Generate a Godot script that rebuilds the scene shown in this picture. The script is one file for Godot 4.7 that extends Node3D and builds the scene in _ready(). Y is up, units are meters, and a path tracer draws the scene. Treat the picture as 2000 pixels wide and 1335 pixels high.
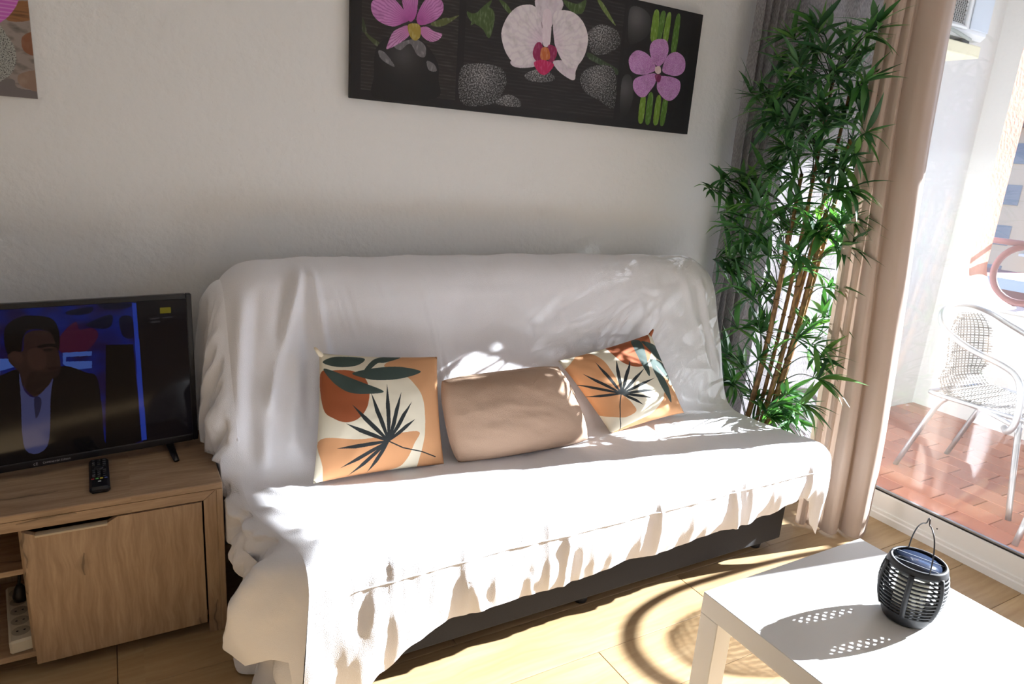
extends Node3D

func _ready() -> void:
	rng.seed = 11
	# camera
	var cam := Camera3D.new()
	cam.name = "camera"
	cam.fov = 52.83
	cam.near = 0.05
	cam.far = 300.0
	cam.transform = Transform3D(Basis(Vector3.UP, deg_to_rad(-30.864)) * Basis(Vector3.RIGHT, deg_to_rad(-15.203)) * Basis(Vector3.BACK, deg_to_rad(4.345)), Vector3(0, 1.33, 2.22))
	add_child(cam)
	cam.current = true
	# sky and exposure
	var env := Environment.new()
	env.background_mode = Environment.BG_SKY
	var sky_look := ProceduralSkyMaterial.new()
	sky_look.sky_top_color = Color(0.38, 0.55, 0.82)
	sky_look.sky_horizon_color = Color(0.82, 0.90, 0.97)
	sky_look.ground_bottom_color = Color(0.42, 0.38, 0.33)
	sky_look.ground_horizon_color = Color(0.66, 0.64, 0.60)
	sky_look.sky_energy_multiplier = 1.2
	sky_look.ground_energy_multiplier = 0.5
	sky_look.sun_angle_max = 6.0
	env.sky = Sky.new()
	env.sky.sky_material = sky_look
	env.tonemap_mode = Environment.TONE_MAPPER_LINEAR
	env.tonemap_exposure = 2.12
	env.sdfgi_enabled = true
	env.ssao_enabled = true
	env.ssil_enabled = true
	var we := WorldEnvironment.new()
	we.name = "sky"
	we.environment = env
	add_child(we)
	# low winter sun through the balcony opening
	var sun := DirectionalLight3D.new()
	sun.name = "sun"
	sun.light_energy = 6.4
	sun.light_color = Color(0.945, 0.972, 1.0)
	sun.light_angular_distance = 0.55
	sun.shadow_enabled = true
	add_child(sun)
	sun.look_at_from_position(Vector3.ZERO, Vector3(-cos(deg_to_rad(10.0)), -0.441, -sin(deg_to_rad(10.0))), Vector3.UP)

	make_materials()
	room()
	balcony()
	outdoors()
	sofa()
	cabinet()
	coffee_table()
	television()
	beige_curtain()
	grey_curtain()
	wall_prints()
	cushions()
	bamboo()
	lantern()
	balcony_chairs()
	cooling_unit()
	small_things()

func make_materials() -> void:
	var plaster_bumps := noise_tex(noise(0.018, 4, 3), 512, true, 9.0)
	M.wall = with_normal(triplanar(mat(c8(236, 235, 232), 0.9), Vector3(3.2, 3.2, 3.2)), plaster_bumps, 0.24)
	M.outer_wall = with_normal(triplanar(mat(c8(214, 213, 210), 0.9), Vector3(2, 2, 2)), plaster_bumps, 0.2)
	M.ceiling = mat(c8(240, 240, 240), 0.9)
	M.white_paint = mat(c8(240, 239, 236), 0.45)
	M.salmon = with_normal(triplanar(mat(c8(184, 118, 92), 0.85), Vector3(3, 3, 3)), plaster_bumps, 0.25)
	M.floor = []
	for i in 4:
		var t := wood_image(512, 256, 40 + i, c8(196, 168, 128), c8(168, 136, 96), 0, 0.85)
		var m := triplanar(mat(Color.WHITE.darkened(0.02 * i), 0.42), Vector3(0.75, 1.5, 1.5))
		m.albedo_texture = t
		m.uv1_offset = Vector3(0.31 * i, 0, 0.17 * i)
		M.floor.append(m)
	var oak_u := wood_image(512, 512, 61, c8(192, 163, 131), c8(154, 124, 95), 3, 1.0)
	var oak_v := wood_image(512, 512, 64, c8(192, 163, 131), c8(156, 126, 97), 5, 0.9, false)
	M.oak_across = triplanar(mat(Color.WHITE, 0.55), Vector3(1.4, 1.9, 1.9))
	M.oak_across.albedo_texture = oak_u
	M.oak_upright = triplanar(mat(Color.WHITE, 0.55), Vector3(1.9, 1.9, 1.9))
	M.oak_upright.albedo_texture = oak_v
	var cloth := noise_tex(noise(0.16, 2, 8), 256, true, 4.0)
	M.sheet = with_normal(triplanar(mat(c8(238, 236, 238), 0.95), Vector3(9, 9, 9)), cloth, 0.35)
	M.sheet.backlight_enabled = true
	M.sheet.backlight = Color(0.12, 0.11, 0.11)
	M.sofa_black = with_normal(triplanar(mat(c8(42, 41, 44), 0.9), Vector3(14, 14, 14)), cloth, 0.6)
	M.beige = with_normal(triplanar(mat(c8(192, 173, 158), 0.58), Vector3(12, 12, 12)), cloth, 0.15)
	M.beige.backlight_enabled = true
	M.beige.backlight = Color(0.35, 0.30, 0.26)
	var threads := noise_tex(noise(0.09, 3, 14), 512, false, 0.0, ramp([c8(140, 137, 138), c8(184, 180, 181)], [0.3, 0.7]))
	M.grey_cloth = triplanar(mat(Color(1, 1, 1, 0.95), 0.9), Vector3(9, 1.0, 9))
	M.grey_cloth.albedo_texture = threads
	M.grey_cloth.transparency = BaseMaterial3D.TRANSPARENCY_ALPHA
	M.grey_cloth.backlight_enabled = true
	M.grey_cloth.backlight = Color(0.74, 0.73, 0.74)
	var burlap := noise_tex(noise(0.2, 2, 19), 256, true, 6.0)
	M.burlap = with_normal(triplanar(mat(c8(184, 154, 130), 0.95), Vector3(10, 10, 10)), burlap, 0.5)
	M.black_plastic = mat(c8(26, 26, 29), 0.35)
	M.black_matte = mat(c8(34, 34, 37), 0.6)
	M.chrome = mat(c8(206, 206, 208), 0.28, 0.9)
	M.alu = mat(c8(168, 168, 170), 0.34, 0.8)
	M.wicker = [mat(c8(160, 154, 144), 0.7), mat(c8(92, 84, 76), 0.7)]
	M.table = mat(c8(240, 239, 236), 0.3)
	M.cane = triplanar(mat(Color.WHITE, 0.5), Vector3(6, 3, 6))
	M.cane.albedo_texture = noise_tex(noise(0.03, 3, 27), 256, false, 0.0, ramp([c8(112, 78, 44), c8(158, 118, 70)], [0.3, 0.7]))
	M.leaf = []
	for c in [c8(54, 98, 56), c8(72, 120, 66), c8(96, 140, 72), c8(44, 84, 54)]:
		var m := mat(c, 0.45)
		m.backlight_enabled = true
		m.backlight = Color(c.r * 0.9, c.g * 0.95, c.b * 0.6)
		M.leaf.append(m)
	M.twig = mat(c8(58, 74, 48), 0.6)
	M.glass = mat(Color(0.97, 0.99, 0.98, 0.06), 0.0)
	M.glass.transparency = BaseMaterial3D.TRANSPARENCY_ALPHA
	M.gasket = mat(c8(30, 30, 32), 0.6)
	M.tile = []
	for c in [c8(162, 98, 72), c8(154, 90, 66), c8(170, 106, 80), c8(148, 86, 64)]:
		var m := triplanar(mat(c, 0.55), Vector3(5, 5, 5))
		M.tile.append(with_normal(m, plaster_bumps, 0.15))
	M.grout = mat(c8(150, 126, 112), 0.9)
	M.red_iron = mat(c8(108, 58, 56), 0.6)

# ---------------------------------------------------------------- the room
func room() -> void:
	var f := setting("floor", "light oak laminate floor of the living room", "floor")
	part("underlay", slab(Vector3(-1.6, -0.25, -0.25), Vector3(2.66, -0.009, 3.8)), mat(c8(96, 66, 40), 0.9), f)
	var plank := box(Vector3(1.2885, 0.009, 0.1915), 0.0008)
	var row := 0
	var z := 0.096
	while z < 3.5:
		var x := -1.7 - fmod(row * 0.47, 1.29) + 0.645
		var n := 0
		while x < 3.2:
			var lo := maxf(x - 0.644, -1.34)
			var hi := minf(x + 0.644, 2.645)
			if hi - lo > 0.03:
				part("plank", plank if hi - lo > 1.287 else box(Vector3(hi - lo, 0.009, 0.1915), 0.0008), M.floor[(row * 3 + n * 5 + n * row) % 4], f, Vector3((lo + hi) / 2.0, -0.0045, z))
			x += 1.29
			n += 1
		z += 0.193
		row += 1
	var wall := func(called: String, label: String, meshes: Array) -> void:
		var w := setting(called, label, "wall")
		for m in meshes: part("masonry", m, M.wall, w)
	wall.call("wall_back", "off-white textured plaster wall behind the sofa", [slab(Vector3(-1.6, 0, -0.25), Vector3(2.86, 2.5, 0))])
	wall.call("wall_left", "off-white plaster wall at the far left of the room", [slab(Vector3(-1.6, 0, 0), Vector3(-1.35, 2.5, 3.5))])
	wall.call("wall_front", "off-white plaster wall behind the viewer", [slab(Vector3(-1.6, 0, 3.5), Vector3(2.86, 2.5, 3.75))])
	wall.call("wall_right", "plaster wall around the sliding balcony door", [slab(Vector3(2.62, 0, 0), Vector3(2.86, 2.5, 0.06)), slab(Vector3(2.62, 0, 3.0), Vector3(2.86, 2.5, 3.5)), slab(Vector3(2.62, 2.25, 0.06), Vector3(2.86, 2.5, 3.0))])
	var c := setting("ceiling", "white painted ceiling of the room", "ceiling")
	part("plasterboard", slab(Vector3(-1.6, 2.5, -0.25), Vector3(2.86, 2.7, 3.75)), M.ceiling, c)
	var b := setting("baseboard_back", "low white skirting board along the back wall", "baseboard")
	part("board", slab(Vector3(-1.35, 0, 0), Vector3(2.62, 0.07, 0.012), 0.003), M.white_paint, b)
	# sliding door: outer frame, two sashes with panes
	var d := setting("door_1", "white framed sliding glass door to the balcony", "door")
	part("frame_jamb", slab(Vector3(2.66, 0, 0.06), Vector3(2.78, 2.25, 0.11), 0.004), M.white_paint, d)
	part("frame_jamb", slab(Vector3(2.66, 0, 2.95), Vector3(2.78, 2.25, 3.0), 0.004), M.white_paint, d)
	part("frame_head", slab(Vector3(2.66, 2.2, 0.11), Vector3(2.78, 2.25, 2.95), 0.004), M.white_paint, d)
	part("track", slab(Vector3(2.642, -0.01, 0.06), Vector3(2.82, 0.03, 3.0), 0.004), M.white_paint, d)
	for s in [[0.11, 1.60, 2.655], [1.545, 2.95, 2.715]]:
		var z0: float = s[0]
		var z1: float = s[1]
		var x0: float = s[2]
		part("bottom_rail", slab(Vector3(x0, 0.03, z0), Vector3(x0 + 0.045, 0.113, z1), 0.005), M.white_paint, d)
		part("rail_lip", slab(Vector3(x0 - 0.008, 0.028, z0), Vector3(x0 + 0.005, 0.044, z1), 0.002), M.white_paint, d)
		part("top_rail", slab(Vector3(x0, 2.13, z0), Vector3(x0 + 0.045, 2.2, z1), 0.005), M.white_paint, d)
		part("stile", slab(Vector3(x0, 0.113, z0), Vector3(x0 + 0.045, 2.13, z0 + 0.06), 0.005), M.white_paint, d)
		part("stile", slab(Vector3(x0, 0.113, z1 - 0.065), Vector3(x0 + 0.045, 2.13, z1), 0.005), M.white_paint, d)
		part("gasket", slab(Vector3(x0 + 0.004, 0.113, z0 + 0.06), Vector3(x0 + 0.02, 0.121, z1 - 0.065), 0.001), M.gasket, d)
		part("glazing_bead", slab(Vector3(x0 + 0.0, 0.1215, z0 + 0.06), Vector3(x0 + 0.014, 0.128, z1 - 0.065), 0.001), M.alu, d)
		part("pane", slab(Vector3(x0 + 0.019, 0.118, z0 + 0.05), Vector3(x0 + 0.025, 2.14, z1 - 0.05)), M.glass, d)
	var st := begin()
	add_tube(st, PackedVector3Array([Vector3(2.654, 0.075, 1.035), Vector3(2.6565, 0.075, 1.035)]), 0.003, 0.003, 10)
	part("screw", done(st), M.gasket, d)

func balcony() -> void:
	var f := setting("floor_balcony", "terracotta tiled balcony floor behind the glass door", "floor")
	part("screed", slab(Vector3(2.80, -0.25, -0.05), Vector3(4.36, -0.012, 4.85)), M.grout, f)
	part("slab", slab(Vector3(2.6, -0.45, -0.25), Vector3(4.55, -0.25, 5.1)), M.outer_wall, f)
	var x := 2.825
	var row := 0
	var tile := box(Vector3(0.117, 0.014, 0.237), 0.002)
	while x < 4.30:
		var z := -0.05 + (0.0 if row % 2 else -0.12) + 0.12
		while z < 2.4:
			var lo := maxf(z - 0.1185, -0.045)
			var hi := z + 0.1185
			part("tile", tile if hi - lo > 0.236 else box(Vector3(0.117, 0.014, hi - lo), 0.002), M.tile[rng.randi() % 4], f, Vector3(x + 0.06, -0.007 + rng.randf() * 0.0012, (lo + hi) / 2.0))
			z += 0.241
		x += 0.121
		row += 1
	part("tile_rest", slab(Vector3(2.825, -0.02, 2.45), Vector3(4.35, -0.001, 4.85)), M.tile[0], f)
	var e := setting("wall_balcony_end", "white end wall of the balcony under the cooling unit", "wall")
	part("masonry", slab(Vector3(2.86, -0.25, -0.25), Vector3(4.55, 2.5, -0.05)), M.outer_wall, e)
	var e2 := setting("wall_balcony_far_end", "white end wall at the other side of the balcony", "wall")
	part("masonry", slab(Vector3(2.86, -0.25, 4.85), Vector3(4.55, 2.5, 5.1)), M.outer_wall, e2)
	var c := setting("ceiling_balcony", "white slab over the balcony", "ceiling")
	part("slab", slab(Vector3(2.86, 2.5, -0.25), Vector3(4.55, 2.7, 5.1)), M.outer_wall, c)
	# front wall with a rounded opening
	var w := setting("wall_balcony_front", "white balcony front wall with a rounded salmon edged opening", "wall")
	var inner := []
	var z0 := 0.085
	var z1 := 4.7
	var y0 := 0.685
	var y1 := 2.295
	var r := 0.24
	for k in [[z0 + r, y0 + r, PI], [z1 - r, y0 + r, 1.5 * PI], [z1 - r, y1 - r, 0.0], [z0 + r, y1 - r, 0.5 * PI]]:
		for i in 11:
			var a: float = k[2] + PI / 2 * i / 10.0
			inner.append(Vector2(k[0] + r * cos(a), k[1] + r * sin(a)))
	# the outer rectangle: first half of each corner goes straight to one side, second half to the next
	var outer := []
	var zs := [-0.0675, 4.8525, 4.8525, -0.0675]
	var ys := [-0.25, -0.25, 2.5, 2.5]
	for k in 4:
		for i in 11:
			var p: Vector2 = inner[k * 11 + i]
			var sideways: bool = (i < 5) == (k % 2 == 0)
			outer.append(Vector2(zs[k], ys[k]) if i == 5 else Vector2(zs[k], p.y) if sideways else Vector2(p.x, ys[k]))
	var st := begin(false)
	var rv := begin()
	var n := inner.size()
	for i in n:
		var j := (i + 1) % n
		for s in [[4.35, false], [4.55, true]]:
			var xx: float = s[0]
			var q := [Vector3(xx, outer[i].y, outer[i].x), Vector3(xx, outer[j].y, outer[j].x), Vector3(xx, inner[j].y, inner[j].x), Vector3(xx, inner[i].y, inner[i].x)]
			if s[1]: q.reverse()
			quad(st, q[0], q[1], q[2], q[3])
		quad(rv, Vector3(4.35, inner[i].y, inner[i].x), Vector3(4.55, inner[i].y, inner[i].x), Vector3(4.55, inner[j].y, inner[j].x), Vector3(4.35, inner[j].y, inner[j].x))
	part("masonry", done(st), M.outer_wall, w)
	part("reveal", done(rv), M.salmon, w)
	var sill := part("sill", slab(Vector3(4.33, 0.672, 0.29), Vector3(4.57, 0.692, 4.5), 0.005), M.outer_wall, w)
	tag(sill, "white flat sill cap", "")
	# wrought railing with rings
	var g := thing("balcony_railing", "reddish brown iron railing with a ring outside the balcony opening", "railing")
	part("top_rail", tube([Vector3(4.62, 1.045, 0.0), Vector3(4.62, 1.045, 4.8)], 0.018), M.red_iron, g)
	part("bottom_rail", tube([Vector3(4.62, 0.66, 0.0), Vector3(4.62, 0.66, 4.8)], 0.016), M.red_iron, g)
	for i in 7:
		var cz := 0.262 + i * 0.66
		var ring := []
		for k in 28: ring.append(Vector3(4.62, 0.868 + 0.165 * sin(TAU * k / 28), cz + 0.165 * cos(TAU * k / 28)))
		part("ring", tube(ring, 0.02, -1.0, 8, 0, true), M.red_iron, g)
		for dz in [0.25, 0.41]:
			part("bar", tube([Vector3(4.62, 0.66, cz + dz), Vector3(4.62, 1.045, cz + dz)], 0.012), M.red_iron, g)

func outdoors() -> void:
	var g := setting("ground", "street level ground far below the balcony", "ground")
	part("earth", slab(Vector3(5, -9.5, -120), Vector3(220, -9.0, 90)), mat(c8(168, 160, 148), 0.95), g)
	var blocks := [
		[Vector3(60, -9, -27), Vector3(12, 14.6, 24), c8(206, 182, 152), "beige apartment block with rows of windows across the street", 5],
		[Vector3(76, -9, -36), Vector3(10, 18.5, 5.5), c8(176, 178, 184), "tall grey stair tower rising behind the beige block", 0],
		[Vector3(90, -9, -31), Vector3(9, 17.2, 9), c8(214, 210, 204), "pale house block behind the beige block roof", 0]]
	for b in blocks:
		var at: Vector3 = b[0]
		var size: Vector3 = b[1]
		var o := thing("apartment_building", b[3], "building", at)
		part("wall", slab(Vector3(-size.x / 2, 0, -size.z / 2), Vector3(size.x / 2, size.y, size.z / 2)), mat(b[2], 0.9), o)
		part("roof", slab(Vector3(-size.x / 2 - 0.4, size.y, -size.z / 2 - 0.4), Vector3(size.x / 2 + 0.4, size.y + 0.5, size.z / 2 + 0.4)), mat(c8(128, 104, 92) if b[4] else c8(170, 168, 168), 0.9), o)
		var pane := mat(c8(122, 128, 136), 0.6)
		var wm := box(Vector3(0.1, 1.35, 1.0), 0.02)
		var sm := box(Vector3(1.0, 0.16, 2.4), 0.02)
		for floor_ in b[4]:
			for k in 8:
				var z := -size.z / 2 + 1.6 + k * 2.95
				part("window", wm, pane, o, Vector3(-size.x / 2 - 0.03, 1.9 + floor_ * 2.75, z))
				if k % 2 == 0:
					part("balcony_slab", sm, mat(c8(222, 216, 208), 0.9), o, Vector3(-size.x / 2 - 0.5, 0.8 + floor_ * 2.75, z))
	var low := thing("terrace_roof", "low brick red terrace roof in front of the beige block", "roof", Vector3(40, -9, -14))
	part("wall", slab(Vector3(-4, 0, -10), Vector3(4, 5.2, 10)), mat(c8(198, 178, 170), 0.9), low)
	part("roof", slab(Vector3(-4.4, 5.2, -10.4), Vector3(4.4, 6.0, 10.4)), mat(c8(150, 82, 76), 0.9), low)
	part("parapet", slab(Vector3(-4.5, 6.0, -10.4), Vector3(-4.2, 6.5, 10.4)), mat(c8(220, 216, 212), 0.9), low)
	var tr := thing("street_tree", "round leafy green tree seen below the ring of the railing", "tree", Vector3(20, -9, -4.4))
	part("trunk", tube([Vector3(0, 0, 0), Vector3(0.1, 2.5, 0.1), Vector3(0, 4.2, 0)], 0.18, 0.1), mat(c8(96, 76, 58), 0.9), tr)
	var st := begin(false)
	var r := RandomNumberGenerator.new()
	r.seed = 3
	for i in 700:
		var d := Vector3(r.randfn(), r.randfn(), r.randfn()).normalized() * pow(r.randf(), 0.33)
		var p := Vector3(0, 4.6, 0) + d * Vector3(1.7, 1.35, 1.7)
		var u := Vector3(r.randfn(), r.randfn(), r.randfn()).normalized() * 0.2
		var v := Vector3(r.randfn(), r.randfn(), r.randfn()).normalized() * 0.13
		quad(st, p - u, p - v, p + u, p + v)
	tag(part("crown", done(st), mat(c8(92, 122, 58), 0.8), tr), "", "", "", "stuff")


# ---------------------------------------------------------------- helpers
var taken := {}
var rng := RandomNumberGenerator.new()
var M := {}

func numbered(called: String) -> String:
	var n: int = taken.get(called, 0)
	taken[called] = n + 1
	return called if n == 0 else "%s_%03d" % [called, n]

func tag(o: Node, label: String, category: String, group := "", kind := "") -> Node:
	if label: o.set_meta("label", label)
	if category: o.set_meta("category", category)
	if group: o.set_meta("group", group)
	if kind: o.set_meta("kind", kind)
	return o

func thing(called: String, label: String, category: String, at := Vector3.ZERO, group := "") -> Node3D:
	var o := Node3D.new()
	o.name = numbered(called)
	add_child(o)
	o.position = at
	tag(o, label, category, group)
	return o

func setting(called: String, label: String, category: String, at := Vector3.ZERO) -> Node3D:
	var o := thing(called, label, category, at)
	o.set_meta("kind", "structure")
	return o

func part(called: String, mesh: Mesh, m: Material, parent: Node, at := Vector3.ZERO) -> MeshInstance3D:
	var o := MeshInstance3D.new()
	o.name = called if parent != self else numbered(called)
	o.mesh = mesh
	o.material_override = m
	o.position = at
	parent.add_child(o, true)
	return o

func begin(smooth := true) -> SurfaceTool:
	var st := SurfaceTool.new()
	st.begin(Mesh.PRIMITIVE_TRIANGLES)
	st.set_smooth_group(0 if smooth else 0xFFFFFFFF)
	return st

func done(st: SurfaceTool) -> ArrayMesh:
	st.generate_normals()
	return st.commit()

func tri(st: SurfaceTool, a: Vector3, b: Vector3, c: Vector3) -> void:
	st.add_vertex(a); st.add_vertex(c); st.add_vertex(b)

func quad(st: SurfaceTool, a: Vector3, b: Vector3, c: Vector3, d: Vector3) -> void:
	tri(st, a, b, c); tri(st, a, c, d)

# a box with chamfered edges, flat shaded
func add_box(st: SurfaceTool, c: Vector3, size: Vector3, bevel := 0.0, b := Basis.IDENTITY) -> void:
	st.set_smooth_group(0xFFFFFFFF)
	var h := size / 2.0
	var e: float = min(bevel, min(h.x, min(h.y, h.z)) * 0.9)
	var p := func(x: float, y: float, z: float) -> Vector3: return c + b * Vector3(x, y, z)
	for ax in 3:
		for s in [-1.0, 1.0]:
			var u := (ax + 1) % 3
			var v := (ax + 2) % 3
			var q := []
			for k in [[-1, -1], [1, -1], [1, 1], [-1, 1]]:
				var w := Vector3.ZERO
				w[ax] = s * h[ax]
				w[u] = k[0] * (h[u] - e)
				w[v] = k[1] * (h[v] - e)
				q.append(p.call(w.x, w.y, w.z))
			if s < 0: q.reverse()
			quad(st, q[0], q[1], q[2], q[3])
	if e <= 0.0: return
	for ax in 3:
		var u := (ax + 1) % 3
		var v := (ax + 2) % 3
		for su in [-1.0, 1.0]:
			for sv in [-1.0, 1.0]:
				var q := []
				for k in [[-1, 0], [1, 0], [1, 1], [-1, 1]]:
					var w := Vector3.ZERO
					w[ax] = k[0] * (h[ax] - e)
					w[u] = su * (h[u] if k[1] == 0 else h[u] - e)
					w[v] = sv * (h[v] - e if k[1] == 0 else h[v])
					q.append(p.call(w.x, w.y, w.z))
				if su * sv > 0: q.reverse()
				quad(st, q[3], q[2], q[1], q[0])
	for sx in [-1.0, 1.0]:
		for sy in [-1.0, 1.0]:
			for sz in [-1.0, 1.0]:
				var a: Vector3 = p.call(sx * h.x, sy * (h.y - e), sz * (h.z - e))
				var d: Vector3 = p.call(sx * (h.x - e), sy * h.y, sz * (h.z - e))
				var f: Vector3 = p.call(sx * (h.x - e), sy * (h.y - e), sz * h.z)
				if sx * sy * sz > 0: tri(st, a, d, f)
				else: tri(st, a, f, d)

func box(size: Vector3, bevel := 0.0, at := Vector3.ZERO, b := Basis.IDENTITY) -> ArrayMesh:
	var st := begin(false)
	add_box(st, at, size, bevel, b)
	return done(st)

# box given by its two corners
func slab(a: Vector3, b: Vector3, bevel := 0.0) -> ArrayMesh:
	return box((b - a).abs(), bevel, (a + b) / 2.0)

func spline(pts: Array, per := 6, closed := false) -> PackedVector3Array:
	var out := PackedVector3Array()
	var n := pts.size()
	for i in (n if closed else n - 1):
		var p0: Vector3 = pts[(i - 1 + n) % n] if closed or i > 0 else pts[0] * 2.0 - pts[1]
		var p1: Vector3 = pts[i]
		var p2: Vector3 = pts[(i + 1) % n]
		var p3: Vector3 = pts[(i + 2) % n] if closed or i < n - 2 else p2 * 2.0 - p1
		for k in per:
			out.append(p1.cubic_interpolate(p2, p0, p3, float(k) / per))
	if not closed: out.append(pts[n - 1])
	return out

func add_tube(st: SurfaceTool, pts: PackedVector3Array, r0: float, r1 := -1.0, n := 8, closed := false, flat := 1.0) -> void:
	st.set_smooth_group(0)
	if r1 < 0.0: r1 = r0
	var rings := []
	var m := pts.size()
	var side := Vector3.ZERO
	for i in m:
		var t: Vector3
		if closed: t = pts[(i + 1) % m] - pts[(i - 1 + m) % m]
		else: t = pts[min(i + 1, m - 1)] - pts[max(i - 1, 0)]
		t = t.normalized()
		if side == Vector3.ZERO: side = t.cross(Vector3.UP if absf(t.y) < 0.9 else Vector3.RIGHT).normalized()
		side = (side - t * side.dot(t)).normalized()
		var up := t.cross(side)
		var r := lerpf(r0, r1, float(i) / max(1, m - 1))
		var ring := []
		for k in n:
			var a := TAU * k / n
			ring.append(pts[i] + (side * cos(a) + up * sin(a) * flat) * r)
		rings.append(ring)
	for i in (m if closed else m - 1):
		var A: Array = rings[i]
		var B: Array = rings[(i + 1) % m]
		for k in n:
			quad(st, A[k], A[(k + 1) % n], B[(k + 1) % n], B[k])
	if not closed:
		for k in range(1, n - 1):
			tri(st, rings[0][0], rings[0][k + 1], rings[0][k])
			tri(st, rings[m - 1][0], rings[m - 1][k], rings[m - 1][k + 1])

func tube(pts: Array, r0: float, r1 := -1.0, n := 8, per := 0, closed := false) -> ArrayMesh:
	var st := begin()
	add_tube(st, spline(pts, per, closed) if per > 0 else PackedVector3Array(pts), r0, r1, n, closed)
	return done(st)

# profile: (radius, height) from bottom to top
func add_lathe(st: SurfaceTool, prof: Array, n := 32, at := Vector3.ZERO) -> void:
	st.set_smooth_group(0)
	for i in prof.size() - 1:
		for k in n:
			var a := TAU * k / n
			var b := TAU * (k + 1) / n
			var p: Vector2 = prof[i]
			var q: Vector2 = prof[i + 1]
			quad(st, at + Vector3(p.x * cos(a), p.y, -p.x * sin(a)), at + Vector3(p.x * cos(b), p.y, -p.x * sin(b)), at + Vector3(q.x * cos(b), q.y, -q.x * sin(b)), at + Vector3(q.x * cos(a), q.y, -q.x * sin(a)))

func lathe(prof: Array, n := 32) -> ArrayMesh:
	var st := begin()
	add_lathe(st, prof, n)
	return done(st)

# smooth grid from rows of points, with UVs
func add_grid(st: SurfaceTool, rows: Array, flip := false) -> void:
	st.set_smooth_group(0)
	var nr := rows.size()
	var nc: int = rows[0].size()
	for i in nr - 1:
		var A: PackedVector3Array = rows[i]
		var B: PackedVector3Array = rows[i + 1]
		for k in nc - 1:
			var q := [A[k], B[k], B[k + 1], A[k + 1]]
			var u0 := float(k) / (nc - 1)
			var u1 := float(k + 1) / (nc - 1)
			var v0 := float(i) / (nr - 1)
			var v1 := float(i + 1) / (nr - 1)
			var w := [Vector2(u0, v0), Vector2(u0, v1), Vector2(u1, v1), Vector2(u1, v0)]
			for j in ([0, 1, 2, 0, 2, 3] if flip else [0, 2, 1, 0, 3, 2]):
				st.set_uv(w[j])
				st.add_vertex(q[j])

# ---------------------------------------------------------------- materials
func mat(color: Color, rough := 0.6, metal := 0.0) -> StandardMaterial3D:
	var m := StandardMaterial3D.new()
	m.albedo_color = color
	m.roughness = rough
	m.metallic = metal
	return m

func noise(freq: float, octaves := 3, seed_ := 1, type := FastNoiseLite.TYPE_SIMPLEX_SMOOTH) -> FastNoiseLite:
	var f := FastNoiseLite.new()
	f.frequency = freq
	f.fractal_octaves = octaves
	f.seed = seed_
	f.noise_type = type
	return f

func noise_tex(f: FastNoiseLite, size := 512, normal := false, strength := 6.0, ramp: Gradient = null) -> NoiseTexture2D:
	var t := NoiseTexture2D.new()
	t.width = size
	t.height = size
	t.seamless = true
	t.noise = f
	if normal:
		t.as_normal_map = true
		t.bump_strength = strength
	if ramp: t.color_ramp = ramp
	return t

func ramp(colors: Array, at: Array) -> Gradient:
	var g := Gradient.new()
	g.offsets = PackedFloat32Array(at)
	g.colors = PackedColorArray(colors)
	return g

func triplanar(m: StandardMaterial3D, scale_: Vector3, world := true) -> StandardMaterial3D:
	m.uv1_triplanar = true
	m.uv1_world_triplanar = world
	m.uv1_scale = scale_
	m.uv1_triplanar_sharpness = 8.0
	return m

func with_normal(m: StandardMaterial3D, t: Texture2D, k: float) -> StandardMaterial3D:
	m.normal_enabled = true
	m.normal_texture = t
	m.normal_scale = k
	return m

# wood grain running along the picture's x axis; marks are dark cracks and knots
func wood_image(w: int, h: int, seed_: int, light: Color, dark: Color, marks := 0, contrast := 1.0, along_x := true) -> ImageTexture:
	var im := Image.create(w, h, false, Image.FORMAT_RGB8)
	var fine := noise(1.0, 2, seed_)
	var wide := noise(1.0, 3, seed_ + 7)
	var r := RandomNumberGenerator.new()
	r.seed = seed_
	var cracks := []
	for i in marks:
		cracks.append([r.randf() * w, r.randf() * h, r.randf_range(22, 60), r.randf_range(2.0, 4.0)])
	for y in h:
		for x in w:
			var bend := wide.get_noise_2d(x * 0.006, y * 0.012 + 40.0) * 9.0
			var g := fine.get_noise_2d(x * 0.008, (y + bend) * 0.16) * 0.55 + wide.get_noise_2d(x * 0.004, (y + bend) * 0.03) * 0.9
			g += fine.get_noise_2d(x * 0.05, y * 0.7 + 90.0) * 0.22
			var t := clampf(0.5 + g * 0.55 * contrast, 0.0, 1.0)
			var c := light.lerp(dark, t)
			for k in cracks:
				var dx: float = absf(x - k[0]) / k[2]
				if dx < 1.0:
					var dy: float = absf(y - k[1] + fine.get_noise_2d(x * 0.015, k[0]) * 9.0) / (k[3] * (1.0 - dx) + 0.6)
					c = c.lerp(dark.darkened(0.35), clampf(1.0 - dy, 0.0, 0.5) + clampf(1.0 - dy / 5.0, 0.0, 1.0) * 0.3)
			if along_x: im.set_pixel(x, y, c)
			else: im.set_pixel(y, x, c)
	return ImageTexture.create_from_image(im)

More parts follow.
